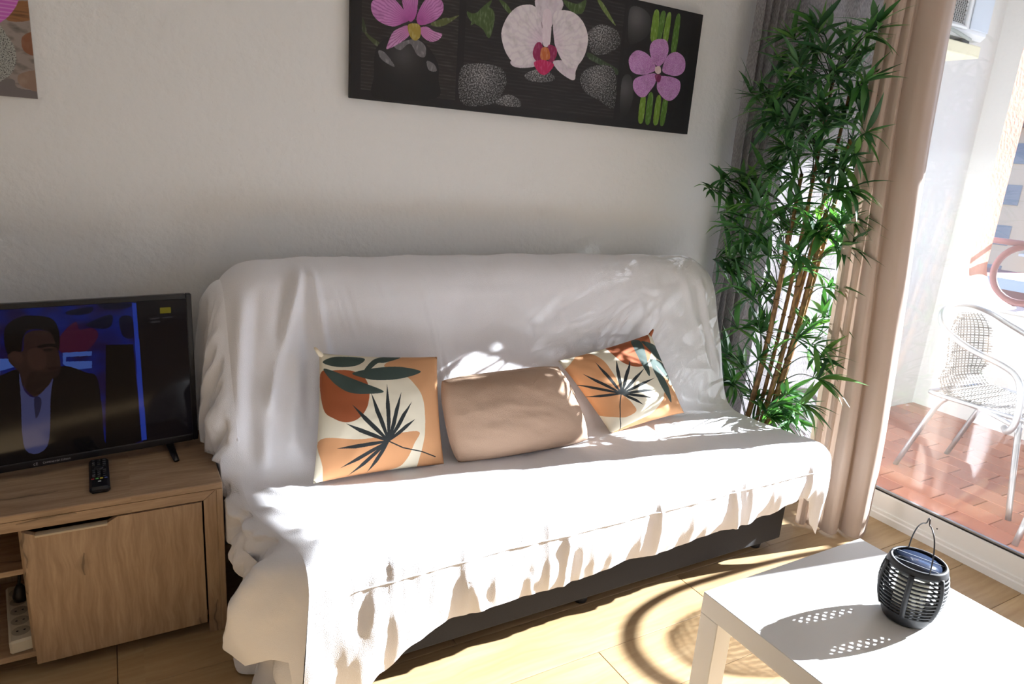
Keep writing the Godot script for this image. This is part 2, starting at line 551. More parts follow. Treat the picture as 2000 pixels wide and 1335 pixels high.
# ---------------------------------------------------------------- flat prints
class Canvas:
	var w: int
	var h: int
	var im: Image
	func _init(a: int, b: int, c: Color) -> void:
		w = a
		h = b
		im = Image.create(w, h, false, Image.FORMAT_RGB8)
		im.fill(c)
	static func smooth(flat: Array, k := 1.0, off := Vector2.ZERO, per := 5) -> PackedVector2Array:
		var p := PackedVector2Array()
		for i in flat.size() / 2: p.append(Vector2(flat[i * 2], flat[i * 2 + 1]) * k + off)
		if per < 2 or p.size() < 3: return p
		var out := PackedVector2Array()
		var n := p.size()
		for i in n:
			for j in per:
				out.append(p[i].cubic_interpolate(p[(i + 1) % n], p[(i - 1 + n) % n], p[(i + 2) % n], float(j) / per))
		return out
	# shade(x, y) gives a colour whose alpha is the cover
	func poly(p: PackedVector2Array, shade: Callable) -> void:
		var lo := h
		var hi := 0
		for q in p:
			lo = min(lo, int(floor(q.y)))
			hi = max(hi, int(ceil(q.y)))
		for y in range(max(0, lo), min(h, hi + 1)):
			var xs := []
			for i in p.size():
				var a := p[i]
				var b := p[(i + 1) % p.size()]
				if (a.y <= y + 0.5) != (b.y <= y + 0.5):
					xs.append(a.x + (y + 0.5 - a.y) / (b.y - a.y) * (b.x - a.x))
			xs.sort()
			for i in range(0, xs.size() - 1, 2):
				for x in range(max(0, int(round(xs[i]))), min(w, int(round(xs[i + 1])))):
					var c: Color = shade.call(x, y)
					im.set_pixel(x, y, im.get_pixel(x, y).lerp(Color(c, 1.0), c.a))
	func flat(p: PackedVector2Array, c: Color) -> void:
		poly(p, func(_x: int, _y: int) -> Color: return c)
	func rect(x0: float, y0: float, x1: float, y1: float, shade: Callable) -> void:
		poly(PackedVector2Array([Vector2(x0, y0), Vector2(x1, y0), Vector2(x1, y1), Vector2(x0, y1)]), shade)
	func tex() -> ImageTexture:
		return ImageTexture.create_from_image(im)

func c8(r: int, g: int, b: int, a := 1.0) -> Color:
	return Color(r / 255.0, g / 255.0, b / 255.0, a)

# three orchid photographs on black, in millimetres from the top left corner of the canvas
func orchid_print() -> ImageTexture:
	var k := Canvas.new(1400, 448, c8(17, 15, 17))
	var fine := noise(0.11, 2, 5)
	var mid := noise(0.03, 3, 9)
	var S := func(name: String) -> PackedVector2Array: return Canvas.smooth(PRINT[name])
	var middle := func(p: PackedVector2Array) -> Vector2:
		var s := Vector2.ZERO
		for q in p: s += q
		return s / p.size()
	var stone := func(name: String, base: Color, wet: float) -> void:
		var p: PackedVector2Array = S.call(name)
		var c: Vector2 = middle.call(p) + Vector2(-18, -26)
		k.poly(p, func(x: int, y: int) -> Color:
			var d: float = c.distance_to(Vector2(x, y)) / 95.0
			var n := (fine.get_noise_2d(x * 1.3, y * 1.3) + 0.5 * fine.get_noise_2d(x * 3.0, y * 3.0)) * wet
			return base.lightened(clampf(0.16 - d * 0.16, 0.0, 0.2)).darkened(clampf(d * 0.55 - 0.1, 0.0, 0.85)).lightened(clampf(n, 0.0, 0.4)).darkened(clampf(-n * 1.3, 0.0, 0.6)))
	var petal := func(name: String, heart: Vector2, inner: Color, outer: Color, vein: Color, veins: float, strong: float, spots := 0.0) -> void:
		var p: PackedVector2Array = S.call(name)
		k.poly(p, func(x: int, y: int) -> Color:
			var v := Vector2(x, y) - heart
			var d := v.length()
			var c := inner.lerp(outer, clampf(d / 85.0, 0.0, 1.0))
			var s := sin(v.angle() * veins + mid.get_noise_2d(x, y) * 3.0)
			c = c.lerp(vein, clampf(s * strong, 0.0, 0.75))
			if spots > 0.0: c = c.lerp(vein, clampf(absf(fine.get_noise_2d(x * 2.0, y * 2.0)) * spots, 0.0, 0.8))
			return c.darkened(clampf(mid.get_noise_2d(x * 0.7, y * 0.7) * 0.14, 0.0, 0.14)))
	var leafy := func(name: String, c: Color) -> void:
		k.poly(S.call(name), func(x: int, y: int) -> Color: return c.lightened(clampf(mid.get_noise_2d(x * 3.0, y) * 0.35, 0.0, 0.3)))
	# mats and stones
	k.rect(32, 22, 353, 420, func(x: int, y: int) -> Color: return c8(34, 29, 28).lightened(clampf(sin(y * 0.62) * 0.07 + mid.get_noise_2d(x * 0.4, y * 3.0) * 0.12, 0.0, 0.14)))
	k.rect(378, 22, 1015, 422, func(x: int, y: int) -> Color: return c8(26, 22, 23).lightened(clampf(sin(y * 0.55) * 0.05 + mid.get_noise_2d(x * 0.3, y * 3.0) * 0.1, 0.0, 0.1)))
	k.rect(1030, 22, 1352, 422, func(x: int, y: int) -> Color: return c8(20, 19, 21).lightened(clampf(mid.get_noise_2d(x, y) * 0.06, 0.0, 0.06)))
	leafy.call("a_stem", c8(66, 74, 44)); leafy.call("a_leaf", c8(84, 92, 48)); leafy.call("a_leaf2", c8(50, 58, 36))
	stone.call("a_stone", c8(30, 28, 29), 0.0)
	for n in ["a_gleam1", "a_gleam2", "a_gleam3"]: leafy.call(n, c8(104, 101, 104))
	var h1 := Vector2(200, 212)
	for n in ["a_lowleft", "a_lowright"]: petal.call(n, h1, c8(196, 120, 176), c8(204, 150, 196), c8(138, 62, 122), 70.0, 0.6)
	for n in ["a_left", "a_top", "a_right"]: petal.call(n, h1, c8(168, 66, 148), c8(202, 134, 194), c8(146, 74, 136), 70.0, 0.55)
	leafy.call("a_heart", c8(160, 138, 56))
	for n in ["b_leaf1", "b_leaf2", "b_leaf3", "b_leaf5"]: leafy.call(n, c8(62, 82, 38))
	leafy.call("b_leaf4", c8(98, 116, 56)); leafy.call("b_stem", c8(50, 66, 42))
	for n in ["b_stone1", "b_stone2", "b_stone3", "b_stone4", "b_stone5"]: stone.call(n, c8(82, 80, 82), 0.85)
	var h2 := Vector2(690, 205)
	for n in ["b_sepal1", "b_sepal2", "b_top"]: petal.call(n, h2, c8(206, 182, 202), c8(214, 204, 212), c8(176, 150, 178), 26.0, 0.2)
	for n in ["b_left", "b_right"]: petal.call(n, h2, c8(212, 186, 208), c8(224, 216, 220), c8(180, 160, 184), 34.0, 0.22)
	leafy.call("b_column", c8(222, 206, 216))
	for n in ["b_lobe1", "b_lobe2"]: leafy.call(n, c8(140, 26, 78))
	leafy.call("b_heart", c8(190, 100, 50)); leafy.call("b_tip", c8(188, 28, 88))
	stone.call("c_stone1", c8(58, 56, 58), 0.0); stone.call("c_stone2", c8(48, 47, 50), 0.0)
	for i in range(1, 9): leafy.call("c_cane%d" % i, c8(104, 138, 42) if i % 2 else c8(74, 112, 36))
	var h3 := Vector2(1202, 228)
	for n in ["c_left", "c_right", "c_lowleft", "c_lowright", "c_top"]: petal.call(n, h3, c8(150, 72, 152), c8(168, 100, 176), c8(226, 200, 228), 8.0, 0.0, 1.5)
	leafy.call("c_heart", c8(214, 190, 190)); leafy.call("c_lip", c8(110, 26, 74))
	return k.tex()

# the other print: pebbles, a petal and a mat; measured from its bottom right corner
func pebble_print() -> ImageTexture:
	var k := Canvas.new(512, 512, c8(150, 138, 130))
	var fine := noise(0.12, 2, 21)
	var mid := noise(0.02, 3, 23)
	k.rect(0, 0, 512, 512, func(x: int, y: int) -> Color: return c8(148, 136, 128).darkened(clampf(mid.get_noise_2d(x, y * 2.0) * 0.4, 0.0, 0.3)))
	var P := func(name: String) -> PackedVector2Array:
		var a: Array = SMALL_PRINT[name]
		var q := []
		for i in a.size() / 2: q.append_array([512 - a[i * 2], 512 - a[i * 2 + 1]])
		return Canvas.smooth(q)
	for q in [[120, 420, 90, 46], [250, 455, 70, 36], [60, 330, 60, 50]]:
		var e := PackedVector2Array()
		for i in 28: e.append(Vector2(q[0] + q[2] * cos(TAU * i / 28), q[1] + q[3] * sin(TAU * i / 28)))
		k.poly(e, func(x: int, y: int) -> Color: return c8(140, 126, 114).lightened(clampf(mid.get_noise_2d(x, y) * 0.3, 0.0, 0.2)))
	for i in 5:
		var e := PackedVector2Array()
		var way := Vector2.from_angle(TAU * i / 5.0 + 0.35)
		for j in 28: e.append(Vector2(360, 200) + way * (70 + 66 * cos(TAU * j / 28)) + way.orthogonal() * 46 * sin(TAU * j / 28))
		k.poly(e, func(x: int, y: int) -> Color: return c8(196, 96, 186).lerp(c8(226, 190, 218), clampf(sin((Vector2(x, y) - Vector2(360, 200)).angle() * 40.0) * 0.5, 0.0, 0.5)))
	k.flat(P.call("shade"), c8(112, 104, 102))
	k.poly(P.call("band"), func(x: int, y: int) -> Color: return c8(146, 100, 62).darkened(clampf(mid.get_noise_2d(x * 0.5, y * 5.0) * 0.5, 0.0, 0.4)))
	k.poly(P.call("stone"), func(x: int, y: int) -> Color: return c8(132, 84, 58).lightened(clampf(mid.get_noise_2d(x, y) * 0.2, 0.0, 0.2)))
	k.poly(P.call("pebble"), func(x: int, y: int) -> Color: return c8(142, 116, 98).lightened(clampf(mid.get_noise_2d(x, y) * 0.2, 0.0, 0.2)))
	k.poly(P.call("speck"), func(x: int, y: int) -> Color: return c8(166, 166, 158).lerp(c8(46, 44, 46), clampf(fine.get_noise_2d(x * 2.4, y * 2.4) * 3.0 - 0.4, 0.0, 1.0)))
	k.poly(P.call("petal"), func(x: int, y: int) -> Color: return c8(196, 96, 186).lerp(c8(226, 190, 218), clampf(sin(y * 0.7) * 0.5, 0.0, 0.5)))
	return k.tex()

# printed cotton: palm fan, arch, rust disc
func palm_print(P: Dictionary) -> ImageTexture:
	var n := 640
	var k := Canvas.new(n, n, c8(222, 212, 188))
	var s := n / 1000.0
	var weave := noise(0.5, 1, 3)
	var put := func(name: String, c: Color) -> void:
		k.poly(Canvas.smooth(P[name], s, Vector2.ZERO, 6), func(x: int, y: int) -> Color: return c.darkened(clampf(weave.get_noise_2d(x, y) * 0.08, 0.0, 0.1)))
	put.call("tan_arch", c8(206, 152, 106))
	put.call("tan_block", c8(204, 148, 102))
	put.call("rust", c8(158, 84, 46))
	for i in range(1, 5): put.call("leaf%d" % i, c8(62, 76, 70))
	var hub := Vector2(P.hub[0], P.hub[1]) * s
	for i in P.tips.size() / 2:
		var tip := Vector2(P.tips[i * 2], P.tips[i * 2 + 1]) * s
		var side := (tip - hub).orthogonal().normalized() * 0.024 * n
		k.flat(PackedVector2Array([hub - side * 0.3, hub + side * 0.35, hub.lerp(tip, 0.35) + side * 0.75, hub.lerp(tip, 0.65) + side * 0.85, tip, hub.lerp(tip, 0.65) - side * 0.5, hub.lerp(tip, 0.35) - side * 0.6]), c8(36, 40, 40))
	for i in P.stem.size() / 2 - 1:
		var a := Vector2(P.stem[i * 2], P.stem[i * 2 + 1]) * s
		var b := Vector2(P.stem[i * 2 + 2], P.stem[i * 2 + 3]) * s
		var side := (b - a).orthogonal().normalized() * 0.005 * n
		k.flat(PackedVector2Array([a + side, b + side, b - side, a - side]), c8(36, 40, 40))
	return k.tex()

# what the television shows, in millimetres from the top left corner of its front
func broadcast() -> ImageTexture:
	var k := Canvas.new(730, 428, c8(10, 16, 62))
	var mid := noise(0.012, 2, 31)
	k.rect(0, 0, 730, 428, func(x: int, y: int) -> Color: return c8(12, 26, 104).lerp(c8(26, 14, 60), clampf(0.5 + mid.get_noise_2d(x, y) * 1.2, 0.0, 1.0)))
	var put := func(name: String, c: Color, per := 5) -> void: k.flat(Canvas.smooth(SCREEN[name], 1.0, Vector2.ZERO, per), c)
	for n in ["blob1", "blob2", "blob3", "blob4"]: put.call(n, c8(8, 10, 34))
	put.call("red1", c8(64, 14, 44)); put.call("ea", c8(66, 96, 176), 1); put.call("eb", c8(70, 100, 180), 1)
	put.call("dark", c8(10, 8, 9), 1)
	k.rect(588, 0, 730, 428, func(_x: int, _y: int) -> Color: return c8(13, 11, 16))
	put.call("suit", c8(11, 9, 11)); put.call("neck", c8(44, 28, 24)); put.call("face", c8(46, 30, 27)); put.call("jaw", c8(34, 22, 20)); put.call("cheek", c8(58, 38, 33)); put.call("brow", c8(16, 11, 11)); put.call("eye", c8(18, 13, 14)); put.call("ear", c8(56, 36, 31)); put.call("mouth", c8(32, 17, 17)); put.call("hair", c8(12, 9, 10))
	put.call("shirt", c8(66, 70, 112)); put.call("tie", c8(34, 34, 62))
	put.call("bar", c8(36, 62, 168), 1); put.call("badge", c8(116, 106, 18), 1)
	for n in ["line1", "line1b", "line2"]: put.call(n, c8(52, 50, 54), 1)
	return k.tex()
# ---------------------------------------------------------------- sofa and its cover
func seg_ridge(p: Vector2, a: Vector2, b: Vector2, w: float) -> float:
	var ab := b - a
	var t := clampf((p - a).dot(ab) / ab.length_squared(), 0.0, 1.0)
	var d := (p - a - ab * t).length() / w
	if d > 2.4: return 0.0
	return exp(-d * d) * smoothstep(0.0, 0.25, t + 0.12) * smoothstep(0.0, 0.25, 1.12 - t)

func hem_height(x: float) -> float:
	var k := [[0.3, 0.012], [0.36, 0.012], [0.43, 0.022], [0.5, 0.085], [0.58, 0.15], [0.68, 0.185], [0.85, 0.188], [1.05, 0.19], [1.25, 0.205], [1.40, 0.20], [1.58, 0.215], [1.75, 0.215], [1.86, 0.222], [1.94, 0.25], [2.02, 0.255], [2.06, 0.235], [2.10, 0.13], [2.135, 0.09], [2.17, 0.17], [2.3, 0.22]]
	for i in k.size() - 1:
		if x < k[i + 1][0]:
			var t := clampf((x - k[i][0]) / (k[i + 1][0] - k[i][0]), 0.0, 1.0)
			return lerpf(k[i][1], k[i + 1][1], smoothstep(0.0, 1.0, t))
	return 0.2

func sofa() -> void:
	var o := thing("sofa_bed", "black upholstered folding sofa bed hidden under a white cover", "sofa")
	part("base", slab(Vector3(0.34, 0.03, 0.16), Vector3(2.075, 0.27, 0.795), 0.015), M.sofa_black, o)
	part("seat", slab(Vector3(0.315, 0.272, 0.30), Vector3(2.10, 0.385, 0.845), 0.04), M.sofa_black, o)
	part("backrest", box(Vector3(1.70, 0.56, 0.115), 0.04, Vector3(1.205, 0.665, 0.20), Basis(Vector3.RIGHT, -0.29)), M.sofa_black, o)
	for x in [0.42, 1.2, 1.99]:
		for z in [0.22, 0.745]:
			part("foot", lathe([Vector2(0.0, 0.0), Vector2(0.022, 0.0), Vector2(0.026, 0.03), Vector2(0.0, 0.031)], 14), M.black_matte, o, Vector3(x, 0, z))

	var c := thing("sofa_cover", "white cotton sheet draped over the sofa down to the floor at the left", "sofa cover")
	# profile in (z, y) from behind the backrest over the seat to the front edge
	var ctl := []
	for q in [[0.052, 0.55], [0.050, 0.75], [0.056, 0.90], [0.078, 0.962], [0.12, 0.989], [0.165, 0.985], [0.205, 0.955], [0.235, 0.90], [0.272, 0.78], [0.312, 0.65], [0.348, 0.53], [0.378, 0.447], [0.412, 0.412], [0.47, 0.402], [0.58, 0.405], [0.70, 0.417], [0.79, 0.426], [0.845, 0.422], [0.878, 0.398], [0.889, 0.36]]:
		ctl.append(Vector3(q[0], q[1], 0))
	var dense := spline(ctl, 24)
	var total := 0.0
	for i in dense.size() - 1: total += dense[i].distance_to(dense[i + 1])
	var ns := 120
	var prof := []
	var run := 0.0
	var at := 0
	for i in ns + 1:
		var want := total * i / ns
		while at < dense.size() - 2 and run + dense[at].distance_to(dense[at + 1]) < want:
			run += dense[at].distance_to(dense[at + 1])
			at += 1
		var seg := dense[at].distance_to(dense[at + 1])
		prof.append(dense[at].lerp(dense[at + 1], clampf((want - run) / seg, 0.0, 1.0)))
	var nf := 34                         # rows of the front drop
	var big := noise(1.0, 2, 71)
	var small := noise(1.0, 3, 73)
	# arc length at which the front of the backrest has a given height
	var s_of := func(y: float) -> float:
		for i in range(20, ns):
			if prof[i].x > 0.12 and prof[i].y < y: return total * i / ns
		return total
	var R := []
	for q in [
		[0.469, 0.97, 0.345, 0.60, 0.015, 0.020], [0.50, 0.97, 0.53, 0.70, 0.013, 0.017], [0.425, 0.95, 0.365, 0.66, 0.018, -0.013], [0.487, 0.95, 0.46, 0.55, 0.016, -0.013], [0.30, 0.92, 0.255, 0.52, 0.020, 0.020], [0.345, 0.92, 0.295, 0.48, 0.017, -0.011], [0.385, 0.80, 0.33, 0.46, 0.016, 0.014], [0.44, 0.74, 0.40, 0.48, 0.018, 0.012],
		[0.32, 0.66, 0.33, 0.44, 0.018, 0.010], [0.40, 0.60, 0.43, 0.46, 0.02, 0.007],
		[0.56, 0.92, 0.59, 0.80, 0.006, 0.004], [0.58, 0.92, 0.615, 0.78, 0.006, 0.0035], [0.61, 0.93, 0.64, 0.80, 0.007, 0.003], [0.545, 0.90, 0.56, 0.83, 0.005, 0.003], [0.70, 0.95, 0.72, 0.88, 0.007, 0.003],
		[0.85, 0.93, 0.89, 0.62, 0.006, 0.0035], [0.865, 0.90, 0.91, 0.66, 0.006, 0.003], [0.835, 0.94, 0.86, 0.80, 0.006, 0.003], [0.90, 0.70, 0.93, 0.52, 0.008, 0.003],
		[1.95, 0.93, 2.05, 0.60, 0.02, 0.006], [2.05, 0.92, 2.11, 0.55, 0.016, 0.008], [2.02, 0.90, 2.08, 0.56, 0.014, -0.005], [2.0, 0.52, 1.96, 0.43, 0.01, 0.006], [2.05, 0.55, 2.03, 0.44, 0.01, 0.006], [1.90, 0.50, 1.88, 0.43, 0.008, 0.005],
		[1.3, 0.62, 1.45, 0.46, 0.02, 0.005], [1.15, 0.60, 1.22, 0.48, 0.015, 0.003]]:
		R.append([Vector2(q[0], s_of.call(q[1])), Vector2(q[2], s_of.call(q[3])), q[4], q[5]])
	# the ironed fold across the backrest
	R.append([Vector2(0.30, s_of.call(0.855)), Vector2(0.56, s_of.call(0.885)), 0.005, 0.0035])
	R.append([Vector2(0.54, s_of.call(0.882)), Vector2(1.05, s_of.call(0.90)), 0.005, 0.003])
	R.append([Vector2(1.0, s_of.call(0.90)), Vector2(1.95, s_of.call(0.885)), 0.005, 0.0025])
	# creases on the seat, given by depth z
	var sz := func(z: float) -> float:
		for i in range(60, ns):
			if prof[i].y < 0.45 and prof[i].x > z: return total * i / ns
		return total
	for q in [[0.31, 0.44, 0.44, 0.58, 0.014, 0.010], [0.36, 0.43, 0.46, 0.50, 0.010, 0.007], [0.29, 0.55, 0.42, 0.66, 0.016, 0.009], [0.33, 0.70, 0.44, 0.74, 0.014, 0.008], [0.47, 0.52, 0.56, 0.62, 0.007, 0.004], [0.36, 0.80, 0.46, 0.72, 0.014, 0.009], [0.50, 0.66, 0.55, 0.74, 0.006, 0.003],
		[1.98, 0.50, 2.1, 0.44, 0.010, 0.006], [2.0, 0.62, 2.1, 0.80, 0.018, 0.004], [0.9, 0.70, 1.3, 0.73, 0.008, 0.002], [1.4, 0.76, 1.8, 0.80, 0.008, 0.002]]:
		R.append([Vector2(q[0], sz.call(q[1])), Vector2(q[2], sz.call(q[3])), q[4], q[5]])
	# small pleats over the front edge
	var pl := RandomNumberGenerator.new()
	pl.seed = 5
	for i in 46:
		var x := pl.randf_range(0.42, 2.08)
		R.append([Vector2(x, total - pl.randf_range(0.02, 0.07)), Vector2(x + pl.randf_range(-0.02, 0.02), total + pl.randf_range(0.05, 0.18)), pl.randf_range(0.005, 0.011), pl.randf_range(0.001, 0.0028)])
	for q in [[0.73, 0.07, 0.78, 0.22, 0.018, 0.008], [0.90, 0.10, 0.93, 0.22, 0.012, 0.004], [1.02, 0.02, 1.02, 0.2, 0.012, 0.008], [1.05, 0.06, 1.06, 0.2, 0.014, -0.005], [1.66, 0.0, 1.70, 0.16, 0.010, 0.009], [1.70, 0.02, 1.73, 0.17, 0.012, -0.005], [1.35, 0.0, 1.36, 0.16, 0.01, 0.004], [0.50, 0.04, 0.45, 0.3, 0.03, 0.008]]:
		R.append([Vector2(q[0], total + q[1]), Vector2(q[2], total + q[3]), q[4], q[5]])

	var xl := func(i: int) -> float:
		var z: float = prof[min(i, ns)].x if prof[min(i, ns)].y < 0.46 else 0.3
		var a: float = lerpf(0.262, 0.325, smoothstep(0.5, 0.86, z))
		if i > ns: a = lerpf(0.325, 0.305, float(i - ns) / nf)
		return a
	var XR := 2.125
	var ncol := 230
	var flap := 11
	var rows := []
	for i in ns + nf + 1:
		var row := PackedVector3Array()
		var a := prof[max(0, min(i, ns) - 1)] as Vector3
		var b := prof[min(ns, min(i, ns) + 1)] as Vector3
		var t := (b - a).normalized()
		var nrm := Vector3(0, t.x, -t.y)          # (x, y, z) outward
		var base: Vector3 = prof[min(i, ns)]
		for k in ncol + flap + 1:
			var x: float = lerpf(xl.call(i), XR, minf(1.0, float(k) / ncol))
			var over := maxf(0.0, k - ncol) * 0.0085
			var y := base.y
			var z := base.x
			var s: float = total * min(i, ns) / float(ns)
			var n := nrm
			var drop := 0.0
			if i > ns:
				var f := float(i - ns) / nf
				var hem: float = hem_height(x + over)
				drop = (base.y - hem) * f
				y -= drop
				s += drop
				n = Vector3(0, 0, 1)
				z += 0.004 * sin(f * PI) - 0.012 * f * f
			# rounded shoulders of the backrest
			var e := minf(x - 0.25, 2.15 - x)
			if e < 0.13 and y > 0.46:
				var q := 0.13 - maxf(e, 0.0)
				y -= (0.13 - sqrt(maxf(0.0, 0.0169 - q * q))) * clampf((y - 0.5) / 0.4, 0.0, 1.0) * 0.75
			if y > 0.5: y -= 0.016 * pow((x - 1.15) / 0.95, 4.0) * clampf((y - 0.5) / 0.4, 0.0, 1.0)
			var p2 := Vector2(x + over, s)
			var d := big.get_noise_2d(x * 3.4, s * 2.6) * 0.007 + small.get_noise_2d(x * 16.0, s * 6.0) * 0.0016
			if drop > 0.0:
				var w := smoothstep(0.0, 0.16, drop)
				d += w * (big.get_noise_2d(x * 7.0 + 30.0, s * 1.4) * 0.010 + small.get_noise_2d(x * 22.0, s * 2.0 + 9.0) * 0.002)
				d += 0.004 * w
			for r in R:
				if absf(r[0].x - p2.x) > 0.75 and absf(r[1].x - p2.x) > 0.75: continue
				var lo: float = minf(r[0].y, r[1].y) - r[2] * 2.4
				var hi: float = maxf(r[0].y, r[1].y) + r[2] * 2.4
				if p2.y < lo or p2.y > hi: continue
				d += seg_ridge(p2, r[0], r[1], r[2]) * r[3]
			var pos := Vector3(x, y, z) + n * d
			if over > 0.0:
				var rr := 0.03
				var ang := minf(over / rr, PI / 2)
				pos += Vector3(rr * sin(ang), 0, 0) - n * (rr * (1.0 - cos(ang)) + maxf(0.0, over - rr * PI / 2))
			pos.y = maxf(pos.y, 0.006)
			row.append(pos)
		rows.append(row)
	var st := begin()
	add_grid(st, rows)
	# the left side: hangs from the edge to the floor in folds
	var keys := [[0.0, 0.225, 0.22, 0.06], [0.2, 0.225, 0.22, 0.14], [0.45, 0.225, 0.24, 0.25], [0.62, 0.222, 0.27, 0.42], [0.72, 0.225, 0.26, 0.50], [0.80, 0.245, 0.235, 0.57], [0.86, 0.262, 0.21, 0.635], [0.90, 0.180, 0.170, 0.675], [0.93, 0.172, 0.145, 0.71], [0.955, 0.205, 0.118, 0.755], [0.975, 0.26, 0.155, 0.805], [0.987, 0.29, 0.16, 0.84], [0.993, 0.30, 0.06, 0.86], [1.0, 0.305, 0.012, 0.876]]
	var sides := []
	var i0 := 26
	var steps := 150
	for j in steps + 1:
		var f := float(j) / steps
		var fi := lerpf(i0, ns, f)
		var ia := int(floor(fi))
		var ib: int = min(ia + 1, ns)
		var B: Vector3 = (rows[ia][0] as Vector3).lerp(rows[ib][0], fi - ia)
		var H := Vector3.ZERO
		for k in keys.size() - 1:
			if f <= keys[k + 1][0]:
				var t := smoothstep(0.0, 1.0, (f - keys[k][0]) / (keys[k + 1][0] - keys[k][0]))
				H = Vector3(lerpf(keys[k][1], keys[k + 1][1], t), lerpf(keys[k][2], keys[k + 1][2], t), lerpf(keys[k][3], keys[k + 1][3], t))
				break
		var Cc := Vector3(H.x * 0.75 + B.x * 0.25 - lerpf(0.065, 0.02, smoothstep(0.55, 0.7, f)), B.y - 0.015, B.z)
		var Z := smoothstep(0.9, 1.0, f)
		Cc = Cc.lerp((B + H) / 2, Z)
		var line := PackedVector3Array()
		for w_ in 61:
			var w := w_ / 60.0
			var p := B * (1 - w) * (1 - w) + Cc * 2 * w * (1 - w) + H * w * w
			var env := smoothstep(0.02, 0.35, w) * (1.0 - smoothstep(0.93, 1.0, f))
			var fold := sin(f * 46.0 + sin(w * 3.0 + f * 8.0) * 1.3) * 0.013 + big.get_noise_2d(f * 14.0, w * 1.6 + 5.0) * 0.022 + small.get_noise_2d(f * 30.0, w * 5.0) * 0.004
			p.x += fold * env
			if p.z < 0.47 and p.y < 0.47: p.x = maxf(p.x, 0.2155)
			p.z += cos(f * 46.0) * 0.006 * env
			p.y = maxf(p.y, 0.006)
			line.append(p)
		sides.append(line)
	add_grid(st, sides)
	# the inner layer that shows under the turned out corner
	var inner := []
	for j in 31:
		var f := j / 30.0
		var line := PackedVector3Array()
		for w_ in 25:
			var w := w_ / 24.0
			var p := Vector3(lerpf(0.30, 0.235, f), 0.34, lerpf(0.845, 0.62, f))
			var q := Vector3(lerpf(0.30, 0.215, f), 0.006, lerpf(0.84, 0.60, f))
			var v := p.lerp(q, w)
			v.x += (sin(f * 17.0 + w * 2.0) * 0.016 + 0.012 * sin(w * 14.0 + f * 5.0)) * w
			v.z += cos(f * 15.0) * 0.01 * w
			line.append(v)
		inner.append(line)
	add_grid(st, inner)
	part("cloth", done(st), M.sheet, c)
	# stitched seam along the front edge
	var seam := PackedVector3Array()
	var irow: Array = [ns + 2, ns + 3]
	for k in range(14, ncol - 4, 2): seam.append((rows[irow[0]][k] as Vector3) + Vector3(0, 0, 0.0006))
	var ss := begin()
	add_tube(ss, seam, 0.0018, 0.0018, 5)
	part("seam", done(ss), M.sheet, c)

